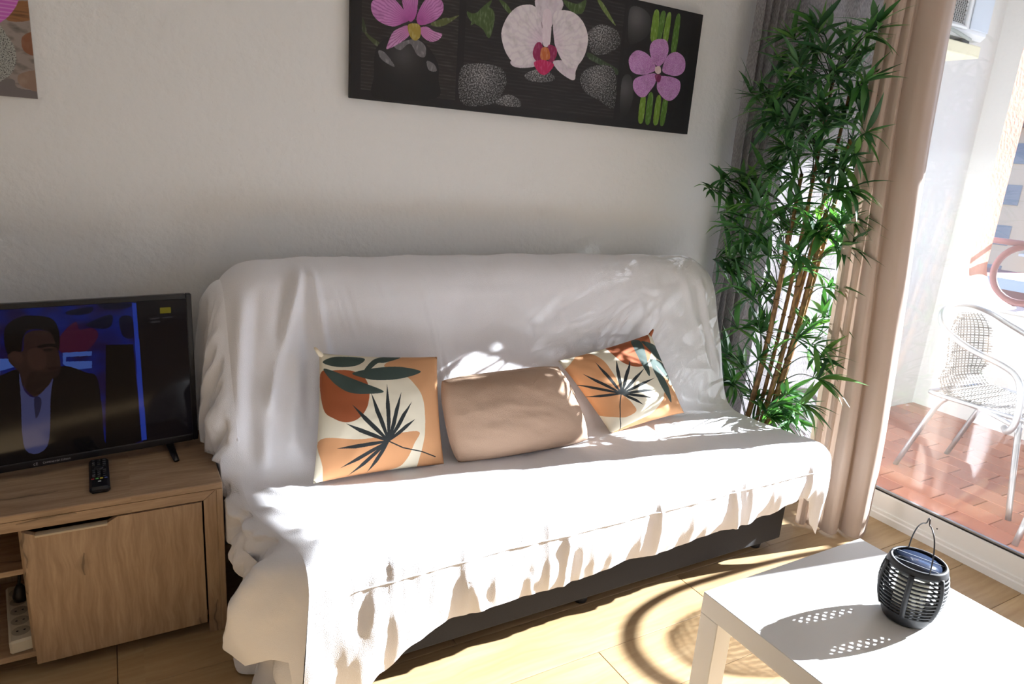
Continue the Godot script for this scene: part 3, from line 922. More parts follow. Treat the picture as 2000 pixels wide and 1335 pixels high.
# ---------------------------------------------------------------- TV cabinet
func cabinet() -> void:
	var o := thing("tv_cabinet", "low oak effect TV cabinet with one door beside the sofa", "cabinet")
	var X0 := -1.12
	var X1 := 0.21
	var top := part("top_panel", slab(Vector3(X0, 0.43, 0.068), Vector3(X1, 0.448, 0.446), 0.002), M.oak_across, o)
	tag(top, "horizontal grain top board", "")
	part("side_panel", slab(Vector3(X1 - 0.016, 0, 0.068), Vector3(X1, 0.4295, 0.446), 0.0015), M.oak_upright, o)
	part("side_panel", slab(Vector3(X0, 0, 0.068), Vector3(X0 + 0.016, 0.4295, 0.446), 0.0015), M.oak_upright, o)
	part("back_panel", slab(Vector3(X0 + 0.016, 0.05, 0.07), Vector3(X1 - 0.016, 0.43, 0.078)), M.oak_upright, o)
	part("bottom_panel", slab(Vector3(X0 + 0.017, 0.044, 0.08), Vector3(X1 - 0.017, 0.060, 0.425), 0.001), M.oak_across, o)
	part("shelf", slab(Vector3(-0.665, 0.264, 0.08), Vector3(-0.237, 0.279, 0.40), 0.001), M.oak_across, o)
	for x in [-0.236, -0.681]:
		part("divider", slab(Vector3(x, 0.0605, 0.08), Vector3(x + 0.015, 0.4295, 0.425)), M.oak_upright, o)
	# mitred face frame
	var st := begin(false)
	var z0 := 0.428
	var z1 := 0.4455
	var a := Vector2(X1 - 0.0165, 0.4295)
	var b := Vector2(0.163, 0.404)
	var strip := func(p: Array) -> ArrayMesh:
		var s := begin(false)
		var n := p.size()
		for i in n:
			var q: Vector2 = p[i]
			var r: Vector2 = p[(i + 1) % n]
			quad(s, Vector3(q.x, q.y, z0), Vector3(r.x, r.y, z0), Vector3(r.x, r.y, z1), Vector3(q.x, q.y, z1))
		quad(s, Vector3(p[0].x, p[0].y, z1), Vector3(p[1].x, p[1].y, z1), Vector3(p[2].x, p[2].y, z1), Vector3(p[3].x, p[3].y, z1))
		quad(s, Vector3(p[3].x, p[3].y, z0), Vector3(p[2].x, p[2].y, z0), Vector3(p[1].x, p[1].y, z0), Vector3(p[0].x, p[0].y, z0))
		return done(s)
	part("face_frame_top", strip.call([Vector2(X0 + 0.05, 0.404), b, a + Vector2(-0.0008, 0), Vector2(X0 + 0.017, 0.4295)]), M.oak_across, o)
	part("face_frame_side", strip.call([Vector2(b.x, 0), Vector2(a.x, 0), a + Vector2(0, -0.001), b + Vector2(0, -0.001)]), M.oak_upright, o)
	part("face_frame_side", slab(Vector3(X0 + 0.0165, 0, z0), Vector3(X0 + 0.048, 0.4035, z1)), M.oak_upright, o)
	# doors with a bevelled grip in the top edge
	for d in [[-0.228, 0.158], [-1.07, -0.69]]:
		var x0: float = d[0]
		var x1: float = d[1]
		var y0 := 0.036
		var y1 := 0.400
		var g0 := x0 + 0.026
		var g1 := x0 + 0.195
		var s := begin(false)
		var front := 0.4465
		var back := 0.430
		var outline := [Vector2(x0, y0), Vector2(x1, y0), Vector2(x1, y1), Vector2(g1, y1), Vector2(g1 - 0.022, y1 - 0.013), Vector2(g0, y1 - 0.013), Vector2(x0, y1)]
		var tris := Geometry2D.triangulate_polygon(PackedVector2Array(outline))
		for i in range(0, tris.size(), 3):
			var q := [outline[tris[i]], outline[tris[i + 1]], outline[tris[i + 2]]]
			if (q[1] - q[0]).cross(q[2] - q[0]) < 0: q.reverse()
			tri(s, Vector3(q[0].x, q[0].y, front), Vector3(q[1].x, q[1].y, front), Vector3(q[2].x, q[2].y, front))
			tri(s, Vector3(q[2].x, q[2].y, back), Vector3(q[1].x, q[1].y, back), Vector3(q[0].x, q[0].y, back))
		for i in outline.size():
			var q: Vector2 = outline[i]
			var r: Vector2 = outline[(i + 1) % outline.size()]
			quad(s, Vector3(q.x, q.y, back), Vector3(r.x, r.y, back), Vector3(r.x, r.y, front), Vector3(q.x, q.y, front))
		var door := part("door", done(s), M.oak_upright, o)
		# metal edge profile
		part("handle", slab(Vector3(g0, y1 - 0.0130, back + 0.002), Vector3(g1 - 0.022, y1 - 0.0112, front + 0.006), 0.0005), mat(c8(196, 180, 152), 0.4), door)
		part("handle_lip", slab(Vector3(g0, y1 - 0.0165, front + 0.0005), Vector3(g1 - 0.022, y1 - 0.0131, front + 0.006), 0.0005), mat(c8(206, 188, 158), 0.4), door)

func coffee_table() -> void:
	var o := thing("coffee_table", "square white coffee table with thick top and block legs", "coffee table", Vector3(1.335, 0, 1.608))
	part("tabletop", box(Vector3(0.55, 0.05, 0.55), 0.0015, Vector3(0, 0.425, 0)), M.table, o)
	for x in [-1, 1]:
		for z in [-1, 1]:
			part("leg", box(Vector3(0.05, 0.40, 0.05), 0.0015, Vector3(x * 0.2495, 0.2, z * 0.2495)), M.table, o)

func television() -> void:
	var o := thing("television", "black flat television showing a man in a dark suit", "television", Vector3(0.18, 0.473, 0.2))
	o.rotation.y = deg_to_rad(7.4)
	part("rear_shell", slab(Vector3(-0.70, 0.03, -0.055), Vector3(-0.03, 0.36, -0.016), 0.012), M.black_matte, o)
	part("bezel", slab(Vector3(-0.73, 0, -0.016), Vector3(-0.716, 0.428, 0.0), 0.002), M.black_plastic, o)
	part("bezel", slab(Vector3(-0.014, 0, -0.016), Vector3(0, 0.428, 0.0), 0.002), M.black_plastic, o)
	part("bezel", slab(Vector3(-0.716, 0.414, -0.016), Vector3(-0.014, 0.428, 0.0), 0.002), M.black_plastic, o)
	part("bezel", slab(Vector3(-0.716, 0, -0.016), Vector3(-0.014, 0.019, 0.0), 0.002), M.black_plastic, o)
	var st := begin(false)
	var q := [[-0.716, 0.019], [-0.014, 0.019], [-0.014, 0.414], [-0.716, 0.414]]
	for i in [0, 2, 1, 0, 3, 2]:
		st.set_uv(Vector2((q[i][0] + 0.73) / 0.73, (0.428 - q[i][1]) / 0.428))
		st.add_vertex(Vector3(q[i][0], q[i][1], -0.003))
	var sm := mat(c8(8, 8, 9), 0.09)
	sm.metallic_specular = 0.45
	sm.emission_enabled = true
	sm.emission_texture = broadcast()
	sm.emission = Color.BLACK
	sm.emission_energy_multiplier = 0.22
	part("screen", done(st), sm, o)
	for x in [-0.655, -0.075]:
		var s := begin(false)
		for dz in [-1.0, 1.0]:
			var p := [Vector3(x - 0.011, -0.0235, dz * 0.075), Vector3(x + 0.011, -0.0235, dz * 0.075), Vector3(x + 0.008, 0.004, -0.008), Vector3(x - 0.008, 0.004, -0.008)]
			add_tube(s, PackedVector3Array([Vector3(x, 0.0, -0.008), Vector3(x, -0.014, dz * 0.05 - 0.008), Vector3(x, -0.0195, dz * 0.075)]), 0.010, 0.0075, 8, false, 0.5)
		part("foot", done(s), M.black_plastic, o)
	var font := SystemFont.new()
	font.font_names = PackedStringArray(["Droid Sans"])
	var ink := mat(c8(176, 176, 180), 0.5)
	for t in [["cE", -0.393, 26], ["Continental Edison", -0.373, 18]]:
		var tm := TextMesh.new()
		tm.text = t[0]
		tm.font = font
		tm.font_size = t[2]
		tm.pixel_size = 0.0004
		tm.depth = 0.0004
		tm.horizontal_alignment = HORIZONTAL_ALIGNMENT_LEFT
		part("lettering", tm, ink, o, Vector3(t[1], 0.0095, 0.0003))

# ---------------------------------------------------------------- curtains
func plan_curtain(top: Array, bottom: Array, y0: float, y1: float, ny: int, per: int, wobble: float, seed_: int) -> ArrayMesh:
	var a := []
	var b := []
	for q in top: a.append(Vector3(q[0], 0, q[1]))
	for q in bottom: b.append(Vector3(q[0], 0, q[1]))
	var A := spline(a, per)
	var B := spline(b, per)
	var n := noise(1.0, 2, seed_)
	var rows := []
	for i in ny + 1:
		var y := lerpf(y1, y0, float(i) / ny)
		var t := smoothstep(0.0, 1.0, clampf((2.0 - y) / 2.0, 0.0, 1.0))
		var row := PackedVector3Array()
		for k in A.size():
			var p := A[k].lerp(B[k], t)
			p.x += n.get_noise_2d(k * 0.12, y * 1.4) * wobble
			p.z += n.get_noise_2d(k * 0.12 + 50.0, y * 1.4) * wobble
			p.y = y
			row.append(p)
		rows.append(row)
	var st := begin()
	add_grid(st, rows)
	return done(st)

func beige_curtain() -> void:
	var o := thing("beige_curtain", "smooth beige curtain gathered in folds between the bamboo plant and the glass door", "curtain", Vector3.ZERO, "beige curtains on the rail")
	# plan of the folds from the left edge to the door side, at rail height and at the floor
	var folds := func(a: Vector2, b: Vector2, at: Array, deep: Array) -> Array:
		var out := []
		var n := (b - a).orthogonal().normalized()
		if n.x > 0: n = -n
		for k in 4:
			for i in 6:
				var t := i / 6.0
				var p: Vector2 = a.lerp(b, lerpf(at[k], at[k + 1], t)) + n * deep[k] * pow(sin(PI * t), 0.6)
				out.append([p.x, p.y])
		for d in [[0.0, 0.0], [0.018, -0.006], [0.03, -0.03], [0.025, -0.06]]: out.append([b.x + d[0], b.y + d[1]])
		return out
	var top: Array = folds.call(Vector2(2.272, 0.645), Vector2(2.465, 0.768), [0.0, 0.14, 0.31, 0.46, 1.0], [0.018, 0.022, 0.024, 0.055])
	var bottom: Array = folds.call(Vector2(2.282, 0.695), Vector2(2.475, 0.868), [0.0, 0.16, 0.30, 0.62, 1.0], [0.02, 0.022, 0.06, 0.06])
	part("drape", plan_curtain(top, bottom, 0.008, 2.38, 60, 3, 0.004, 81), M.beige, o)
	var mate := thing("beige_curtain", "matching beige curtain gathered at the far right end of the rail", "curtain", Vector3.ZERO, "beige curtains on the rail")
	var plan: Array = folds.call(Vector2(2.33, 2.95), Vector2(2.40, 2.27), [0.0, 0.25, 0.5, 0.75, 1.0], [0.05, 0.05, 0.05, 0.05])
	part("drape", plan_curtain(plan, plan, 0.008, 2.38, 40, 3, 0.004, 82), M.beige, mate)
	var r := thing("curtain_rail", "white curtain rail above the balcony door", "curtain rail")
	part("rail", slab(Vector3(2.42, 2.38, 0.02), Vector3(2.45, 2.41, 3.2), 0.004), M.white_paint, r)
	for z in [0.3, 1.6, 2.9]:
		part("bracket", slab(Vector3(2.45, 2.385, z - 0.015), Vector3(2.62, 2.405, z + 0.015), 0.003), M.white_paint, r)

func grey_curtain() -> void:
	var o := thing("grey_curtain", "thin grey curtain bunched into the corner behind the bamboo", "curtain")
	var plan := [[2.31, 0.055], [2.325, 0.095], [2.34, 0.05], [2.355, 0.105], [2.37, 0.055], [2.39, 0.115], [2.405, 0.06], [2.425, 0.12], [2.44, 0.07], [2.46, 0.13], [2.49, 0.09], [2.525, 0.14], [2.515, 0.19], [2.552, 0.24], [2.53, 0.30], [2.56, 0.355], [2.54, 0.41], [2.565, 0.46], [2.545, 0.52], [2.565, 0.55]]
	part("drape", plan_curtain(plan, plan, 0.015, 2.38, 40, 6, 0.008, 83), M.grey_cloth, o)

# ---------------------------------------------------------------- pictures
func print_panel(o: Node3D, size: Vector2, depth: float, tex: Texture2D, edge: Color) -> void:
	part("canvas_body", slab(Vector3(0, 0, 0), Vector3(size.x, size.y, depth - 0.0005), 0.0015), mat(edge, 0.6), o)
	var st := begin(false)
	var q := [[0, 0], [1, 0], [1, 1], [0, 1]]
	for i in [0, 2, 1, 0, 3, 2]:
		st.set_uv(Vector2(q[i][0], 1 - q[i][1]))
		st.add_vertex(Vector3(q[i][0] * size.x, q[i][1] * size.y, depth))
	var m := mat(Color.WHITE, 0.55)
	m.albedo_texture = tex
	part("print", done(st), m, o)

func wall_prints() -> void:
	var o := thing("orchid_picture", "wide black canvas print of three orchids with stones and bamboo", "picture", Vector3(0.668, 1.461, 0.003))
	print_panel(o, Vector2(1.40, 0.448), 0.022, orchid_print(), c8(20, 18, 19))
	var p := thing("pebble_picture", "canvas print of pebbles and a pink petal above the television", "picture", Vector3(-0.135 - 0.512, 1.377, 0.003))
	print_panel(p, Vector2(0.512, 0.512), 0.017, pebble_print(), c8(196, 188, 180))

# ---------------------------------------------------------------- cushions
func cushion_mesh(c: Array, thick: float, power: float, pinch: float, seed_: int, rounded := 0.0) -> ArrayMesh:
	var n := 44
	var nz := noise(1.0, 3, seed_)
	var mid: Vector3 = (c[0] + c[1] + c[2] + c[3]) / 4.0
	var nrm: Vector3 = (c[1] - c[0]).cross(c[0] - c[3]).normalized()
	if nrm.z < 0: nrm = -nrm
	var st := begin()
	for side in [1.0, -1.0]:
		var rows := []
		for i in n + 1:
			var row := PackedVector3Array()
			for k in n + 1:
				var u := float(k) / n
				var v := float(i) / n
				var a := 2 * u - 1
				var b := 2 * v - 1
				var uu := 0.5 + 0.5 * a * (1.0 - pinch * (1.0 - b * b)) * sqrt(1.0 - rounded * pow(b, 4.0) / 2.0)
				var vv := 0.5 + 0.5 * b * (1.0 - pinch * (1.0 - a * a)) * sqrt(1.0 - rounded * pow(a, 6.0) / 2.0)
				var p: Vector3 = (c[0] as Vector3).lerp(c[1], uu).lerp((c[3] as Vector3).lerp(c[2], uu), vv)
				var h := thick * pow(maxf(0.0, (1.0 - pow(absf(a), power)) * (1.0 - pow(absf(b), power))), 0.55)
				var edge := 1.0 - maxf(absf(a), absf(b))
				h += nz.get_noise_2d(u * 3.0, v * 3.0 + side * 9.0) * 0.005 * smoothstep(0.0, 0.2, edge)
				row.append(p + nrm * h * side)
			rows.append(row)
		add_grid(st, rows, side < 0)
	return done(st)

func cushions() -> void:
	var palms := [
		[PALM_LEFT, [Vector3(0.487, 0.752, 0.355), Vector3(0.848, 0.712, 0.358), Vector3(0.838, 0.402, 0.468), Vector3(0.440, 0.412, 0.470)], "palm printed square cushion standing upright nearest the television", 91],
		[PALM_RIGHT, [Vector3(1.292, 0.664, 0.372), Vector3(1.725, 0.724, 0.338), Vector3(1.850, 0.430, 0.440), Vector3(1.488, 0.404, 0.460)], "palm printed square cushion leaning askew nearest the bamboo plant", 92]]
	for q in palms:
		var o := thing("palm_cushion", q[2], "cushion", Vector3.ZERO, "palm printed cushions on the sofa")
		var m := mat(Color.WHITE, 0.9)
		m.albedo_texture = palm_print(q[0])
		var cm := cushion_mesh(q[1], 0.058, 2.0, 0.035, q[3])
		part("cover", cm, m, o)
		var e: Vector3 = q[1][0] if q[3] == 91 else q[1][1]
		var out: Vector3 = Vector3(-0.012, 0.016, 0) if q[3] == 91 else Vector3(0.008, 0.014, 0)
		part("corner_ear", tube([e - out * 0.7, e + out * 0.5, e + out * 1.1], 0.008, 0.003, 7), mat(c8(222, 208, 180) if q[3] == 91 else c8(160, 88, 50), 0.9), o)
	var o := thing("burlap_cushion", "plain tan oblong cushion between the two palm cushions", "cushion")
	part("cover", cushion_mesh([Vector3(0.838, 0.652, 0.395), Vector3(1.285, 0.660, 0.398), Vector3(1.388, 0.400, 0.480), Vector3(0.868, 0.400, 0.482)], 0.078, 3.0, -0.02, 93, 0.20), M.burlap, o)
# ---------------------------------------------------------------- bamboo plant
func leaf_mesh(bend: float) -> ArrayMesh:
	# a pointed blade along +z, one metre long and 0.13 wide before scaling
	var st := begin()
	var w := [0.013, 0.060, 0.080, 0.066, 0.032, 0.0]
	var rows := []
	for i in 6:
		var t := i / 5.0
		var y := -bend * t * t
		rows.append(PackedVector3Array([Vector3(-w[i], y + w[i] * 0.25, t), Vector3(0, y, t), Vector3(w[i], y + w[i] * 0.25, t)]))
	add_grid(st, rows)
	return done(st)

func bamboo() -> void:
	var o := thing("bamboo_plant", "artificial bamboo plant with brown canes in a black pot by the curtains", "plant", Vector3(2.275, 0, 0.425))
	var org := o.position
	part("pot", lathe([Vector2(0, 0.0), Vector2(0.085, 0.0), Vector2(0.09, 0.01), Vector2(0.118, 0.27), Vector2(0.123, 0.275), Vector2(0.123, 0.30), Vector2(0.112, 0.30), Vector2(0.110, 0.265), Vector2(0.0, 0.262)], 36), M.black_matte, o)
	part("moss", lathe([Vector2(0, 0.275), Vector2(0.06, 0.272), Vector2(0.109, 0.264)], 24), mat(c8(58, 52, 38), 0.95), o)
	var canes := []
	for q in [[2.262, 0.44, 2.285, 1.66, 0.50, 0.0085], [2.222, 0.42, 2.215, 1.13, 0.485, 0.012], [2.248, 0.40, 2.265, 1.34, 0.455, 0.010], [2.300, 0.46, 2.310, 1.47, 0.600, 0.011], [2.270, 0.48, 2.265, 1.22, 0.590, 0.013], [2.315, 0.42, 2.330, 1.62, 0.545, 0.009], [2.245, 0.47, 2.225, 1.05, 0.560, 0.011]]:
		var a := Vector3(q[0], 0.262, q[1])
		var b := Vector3(q[2], q[3], q[4])
		canes.append([a, b])
		var st := begin()
		var pts := PackedVector3Array()
		var n := 26
		for i in n + 1:
			var t := float(i) / n
			pts.append(a.lerp(b, t) + Vector3(0.008 * sin(t * 4.0), 0, 0.012 * sin(t * 3.0)) - org)
		add_tube(st, pts, q[5], q[5] * 0.7, 9)
		var cane := part("cane", done(st), M.cane, o)
		for i in range(2, n, 4):
			var knot := begin()
			add_tube(knot, PackedVector3Array([pts[i] - Vector3(0, 0.003, 0), pts[i] + Vector3(0, 0.003, 0)]), q[5] * 1.12, q[5] * 1.12, 9)
			part("node_ring", done(knot), M.cane, cane)
	var r := RandomNumberGenerator.new()
	r.seed = 17
	var shapes := [leaf_mesh(0.10), leaf_mesh(0.28), leaf_mesh(0.5)]
	var eye := Vector3(0, 1.33, 2.22)
	var leaves := []
	var tips := []
	for i in SPRIGS.size() / 3: tips.append(Vector3(SPRIGS[i * 3], SPRIGS[i * 3 + 1], SPRIGS[i * 3 + 2]) / 1000.0)
	for i in tips.size():
		if i % 2 == 0: tips.append(tips[i] + Vector3(r.randf_range(-0.03, 0.05), r.randf_range(-0.07, 0.05), r.randf_range(-0.05, 0.05)))
	for i in tips.size():
		var tip: Vector3 = tips[i]
		if tip.y < 1.0: tip.x = maxf(tip.x, 2.195)
		# the nearest cane that reaches high enough carries it
		var best := 9.0
		var foot := Vector3.ZERO
		for c in canes:
			var t: float = clampf((tip.y - 0.10 - c[0].y) / (c[1].y - c[0].y), 0.05, 1.0)
			var p: Vector3 = (c[0] as Vector3).lerp(c[1], t)
			if p.distance_to(tip) < best:
				best = p.distance_to(tip)
				foot = p
		var way := (tip - foot)
		var out := way.normalized() if way.length() > 0.03 else Vector3(r.randfn(), 0.4, r.randfn()).normalized()
		var bow := foot.lerp(tip, 0.5) + Vector3(0, 0.03, 0)
		var line := spline([foot, bow, tip], 5)
		for k in line.size(): line[k] = line[k] - org
		var twig := begin()
		add_tube(twig, line, 0.0024, 0.0012, 5)
		part("twig", done(twig), M.twig, o)
		var count := 15
		for k in count:
			var back := 0.0 if k < 5 else r.randf_range(0.0, 0.45)
			var at := tip.lerp(bow, back)
			var dir := (out * 0.55 + Vector3(r.randfn() * 0.62, r.randfn() * 0.42 - 0.12, r.randfn() * 0.70)).normalized()
			if dir.x > 0.3: dir.x *= 0.35
			dir = dir.normalized()
			var up := (Vector3.UP + Vector3(r.randfn(), 0, r.randfn()) * 0.35).normalized()
			var side := up.cross(dir).normalized()
			up = dir.cross(side).normalized()
			var size := r.randf_range(0.085, 0.15)
			# keep clear of the wall and the beige curtain
			if at.y < 1.02 and (at + dir * size).x < 2.17: dir = Vector3(absf(dir.x) * 0.4, dir.y, dir.z).normalized()
			side = up.cross(dir).normalized()
			up = dir.cross(side).normalized()
			var end := at + dir * size
			if end.z < 0.135: dir.z = absf(dir.z)
			var b := Basis(side, up, dir)
			if end.z < 0.135: b = Basis(Vector3.UP.cross(dir).normalized(), dir.cross(Vector3.UP.cross(dir)).normalized(), dir.normalized())
			leaves.append([Transform3D(b.scaled(Vector3.ONE * size), at - org), r.randi() % 3, [0, 1, 1, 2, 3, 0][r.randi() % 6], at.distance_to(eye) / size])
	leaves.sort_custom(func(a: Array, b: Array) -> bool: return a[3] < b[3])
	var rest := [begin(), begin(), begin(), begin()]
	for i in leaves.size():
		var q: Array = leaves[i]
		if i < 300:
			var l := part("leaf", shapes[q[1]], M.leaf[q[2]], o)
			l.transform = q[0]
		else:
			rest[q[2]].append_from(shapes[q[1]], 0, q[0])
	var whole := ArrayMesh.new()
	for k in 4:
		rest[k].commit(whole)
		whole.surface_set_material(whole.get_surface_count() - 1, M.leaf[k])
	var f := MeshInstance3D.new()
	f.name = "foliage"
	f.mesh = whole
	o.add_child(f, true)
	f.set_meta("kind", "stuff")

# ---------------------------------------------------------------- lantern
func lantern() -> void:
	var o := thing("solar_lantern", "black slatted solar lantern with wire handle on the white coffee table", "lantern", Vector3(1.40, 0.45, 1.577))
	o.rotation.y = 0.35
	var rad := func(h: float) -> float:
		var t := h / 0.136
		return 0.0405 + 0.0205 * sin(PI * clampf(t * 0.88 + 0.02, 0.0, 1.0)) + 0.006 * t
	var wall := func(h0: float, h1: float, n: int, thick: float) -> Array:
		var p := []
		for i in n + 1: p.append(Vector2(rad.call(lerpf(h0, h1, float(i) / n)), lerpf(h0, h1, float(i) / n)))
		for i in n + 1: p.append(Vector2(rad.call(lerpf(h1, h0, float(i) / n)) - thick, lerpf(h1, h0, float(i) / n)))
		return p
	var base: Array = [Vector2(0, 0.001), Vector2(0.038, 0.0)]
	base.append_array(wall.call(0.003, 0.030, 6, 0.003))
	base.append(Vector2(0, 0.004))
	part("base", lathe(base, 48), M.black_matte, o)
	var rim: Array = wall.call(0.122, 0.136, 4, 0.005)
	rim.append(rim[0])
	part("rim", lathe(rim, 48), M.black_matte, o)
	var rt: float = rad.call(0.133) - 0.004
	var panel := part("solar_panel", lathe([Vector2(rt, 0.128), Vector2(rt, 0.1325), Vector2(0, 0.1326)], 40), mat(c8(40, 48, 66), 0.12), o)
	tag(panel, "dark blue glossy solar cell", "")
	for x in [-0.019, 0.019]:
		part("silver_line", box(Vector3(0.0008, 0.0006, sqrt(maxf(0.0, rt * rt - x * x)) * 1.9), 0.0, Vector3(x, 0.1329, 0)), mat(c8(190, 194, 202), 0.3), panel)
	# upright ribs and horizontal slats
	var nr := 6
	for k in nr:
		var a := TAU * k / nr
		var pts := PackedVector3Array()
		for i in 11:
			var h := lerpf(0.028, 0.124, i / 10.0)
			var rr: float = rad.call(h) - 0.002
			pts.append(Vector3(rr * cos(a), h, rr * sin(a)))
		var st := begin()
		add_tube(st, pts, 0.0055, 0.0055, 8)
		part("rib", done(st), M.black_matte, o)
	for i in 10:
		var h := 0.0365 + i * 0.0088
		var rr: float = rad.call(h)
		part("slat", lathe([Vector2(rr, h - 0.0017), Vector2(rr + 0.0004, h), Vector2(rr, h + 0.0017), Vector2(rr - 0.003, h + 0.0017), Vector2(rr - 0.003, h - 0.0017), Vector2(rr, h - 0.0017)], 48), M.black_matte, o)
	var wax := mat(c8(232, 226, 206), 0.5)
	part("candle", lathe([Vector2(0, 0.006), Vector2(0.030, 0.006), Vector2(0.030, 0.094), Vector2(0.027, 0.099), Vector2(0.022, 0.096), Vector2(0, 0.092)], 32), wax, o)
	part("lamp_holder", lathe([Vector2(0, 0.128), Vector2(0.030, 0.128), Vector2(0.030, 0.118), Vector2(0, 0.116)], 24), M.black_matte, o)
	# bent wire handle
	var hp := []
	for q in [[-0.060, 0.126], [-0.060, 0.150], [-0.055, 0.180], [-0.042, 0.205], [-0.022, 0.218], [-0.008, 0.220], [-0.003, 0.230], [0.003, 0.230], [0.008, 0.218], [0.026, 0.208], [0.044, 0.190], [0.057, 0.160], [0.061, 0.126]]:
		hp.append(Vector3(q[0] * 0.86, q[1], 0))
	var hd := part("handle", tube(hp, 0.0014, -1.0, 7, 4), M.black_plastic, o)
	hd.rotation.y = 0.55

# ---------------------------------------------------------------- balcony chairs
func make_chair(label: String) -> Node3D:
	var o := thing("wicker_chair", label, "chair", Vector3.ZERO, "woven aluminium chairs on the balcony")
	var arm := []
	var half := [[-0.215, 0.365, 0.14], [-0.255, 0.365, 0.175], [-0.268, 0.42, 0.20], [-0.270, 0.52, 0.195], [-0.272, 0.60, 0.165], [-0.275, 0.635, 0.10], [-0.275, 0.665, -0.04], [-0.255, 0.715, -0.17], [-0.19, 0.765, -0.245], [-0.09, 0.795, -0.278]]
	for q in half: arm.append(Vector3(q[0], q[1], q[2]))
	arm.append(Vector3(0, 0.802, -0.285))
	for i in range(half.size() - 1, -1, -1): arm.append(Vector3(-half[i][0], half[i][1], half[i][2]))
	part("arm_hoop", tube(arm, 0.0135, -1.0, 10, 5), M.alu, o)
	part("seat_frame", tube([Vector3(-0.205, 0.405, -0.19), Vector3(-0.225, 0.415, 0.0), Vector3(-0.215, 0.42, 0.19), Vector3(-0.16, 0.415, 0.225), Vector3(0.16, 0.415, 0.225), Vector3(0.215, 0.42, 0.19), Vector3(0.225, 0.415, 0.0), Vector3(0.205, 0.405, -0.19), Vector3(0.12, 0.40, -0.225), Vector3(-0.12, 0.40, -0.225)], 0.010, -1.0, 8, 4, true), M.alu, o)
	for s in [-1.0, 1.0]:
		part("leg", tube([Vector3(s * 0.215, 0.41, 0.19), Vector3(s * 0.235, 0.22, 0.225), Vector3(s * 0.25, 0.0, 0.265)], 0.0125, 0.0115, 10, 4), M.alu, o)
		part("leg", tube([Vector3(s * 0.20, 0.41, -0.12), Vector3(s * 0.203, 0.33, -0.17), Vector3(s * 0.205, 0.0, -0.285)], 0.0125, 0.0115, 10, 4), M.alu, o)
		part("side_rail", tube([Vector3(s * 0.262, 0.40, 0.195), Vector3(s * 0.225, 0.41, 0.05), Vector3(s * 0.20, 0.41, -0.12)], 0.010, -1.0, 8, 4), M.alu, o)
	# woven shell: seat running up into the back; strands over and under
	var shell := func(u: float, v: float) -> Vector3:
		# v 0 front of the seat .. 1 top of the back
		var p: Vector3
		if v < 0.48:
			var t := v / 0.48
			p = Vector3(0, 0.425 - 0.018 * sin(PI * t) - 0.03 * pow(1.0 - t, 6.0), lerpf(0.235, -0.16, t))
		else:
			var t := (v - 0.48) / 0.52
			var k := smoothstep(0.0, 0.22, t)
			p = Vector3(0, lerpf(0.415, 0.765, t) , lerpf(-0.16 - 0.045 * k, -0.265, t))
		var wide := 0.205 - 0.035 * smoothstep(0.45, 0.6, v) - 0.085 * pow(maxf(0.0, (v - 0.82) / 0.18), 2.5)
		p.x = u * wide
		if v > 0.5: p.z += 0.05 * u * u * smoothstep(0.5, 0.7, v)
		return p
	var light := begin()
	var dark := begin()
	var nv := 54
	var nu := 15
	for i in nv:
		var pts := PackedVector3Array()
		for k in nu * 2 + 1:
			var u := float(k) / nu - 1.0
			var v := (i + 0.5) / nv
			var p: Vector3 = shell.call(u, v)
			var q: Vector3 = shell.call(u, minf(v + 0.01, 1.0)) - shell.call(u, maxf(v - 0.01, 0.0))
			var nrm := Vector3(0, -q.z, q.y).normalized()
			if nrm.y < 0: nrm = -nrm
			pts.append(p + nrm * (0.0032 if (k + i) % 2 else -0.0032))
		add_tube(light if i % 3 else dark, pts, 0.0048, 0.0048, 5, false, 0.55)
	for k in nu:
		var u := (2.0 * k + 1.0) / nu - 1.0
		var pts := PackedVector3Array()
		for i in 41: pts.append(shell.call(u * 0.98, i / 40.0))
		add_tube(dark, pts, 0.0034, 0.0034, 5, false, 0.6)
	tag(part("light_wicker", done(light), M.wicker[0], o), "", "", "", "stuff")
	tag(part("dark_wicker", done(dark), M.wicker[1], o), "", "", "", "stuff")
	return o

func balcony_chairs() -> void:
	var a := make_chair("woven chair with aluminium arms facing sideways near the balcony end wall")
	a.position = Vector3(3.46, 0, 0.80)
	a.rotation.y = -0.06
	var b := a.duplicate()
	b.name = numbered("wicker_chair")
	add_child(b)
	b.set_meta("label", "woven chair just outside the glass at the right edge, only a slanted aluminium leg showing")
	b.position = Vector3(3.27, 0, 1.375)
	b.rotation.y = PI / 2

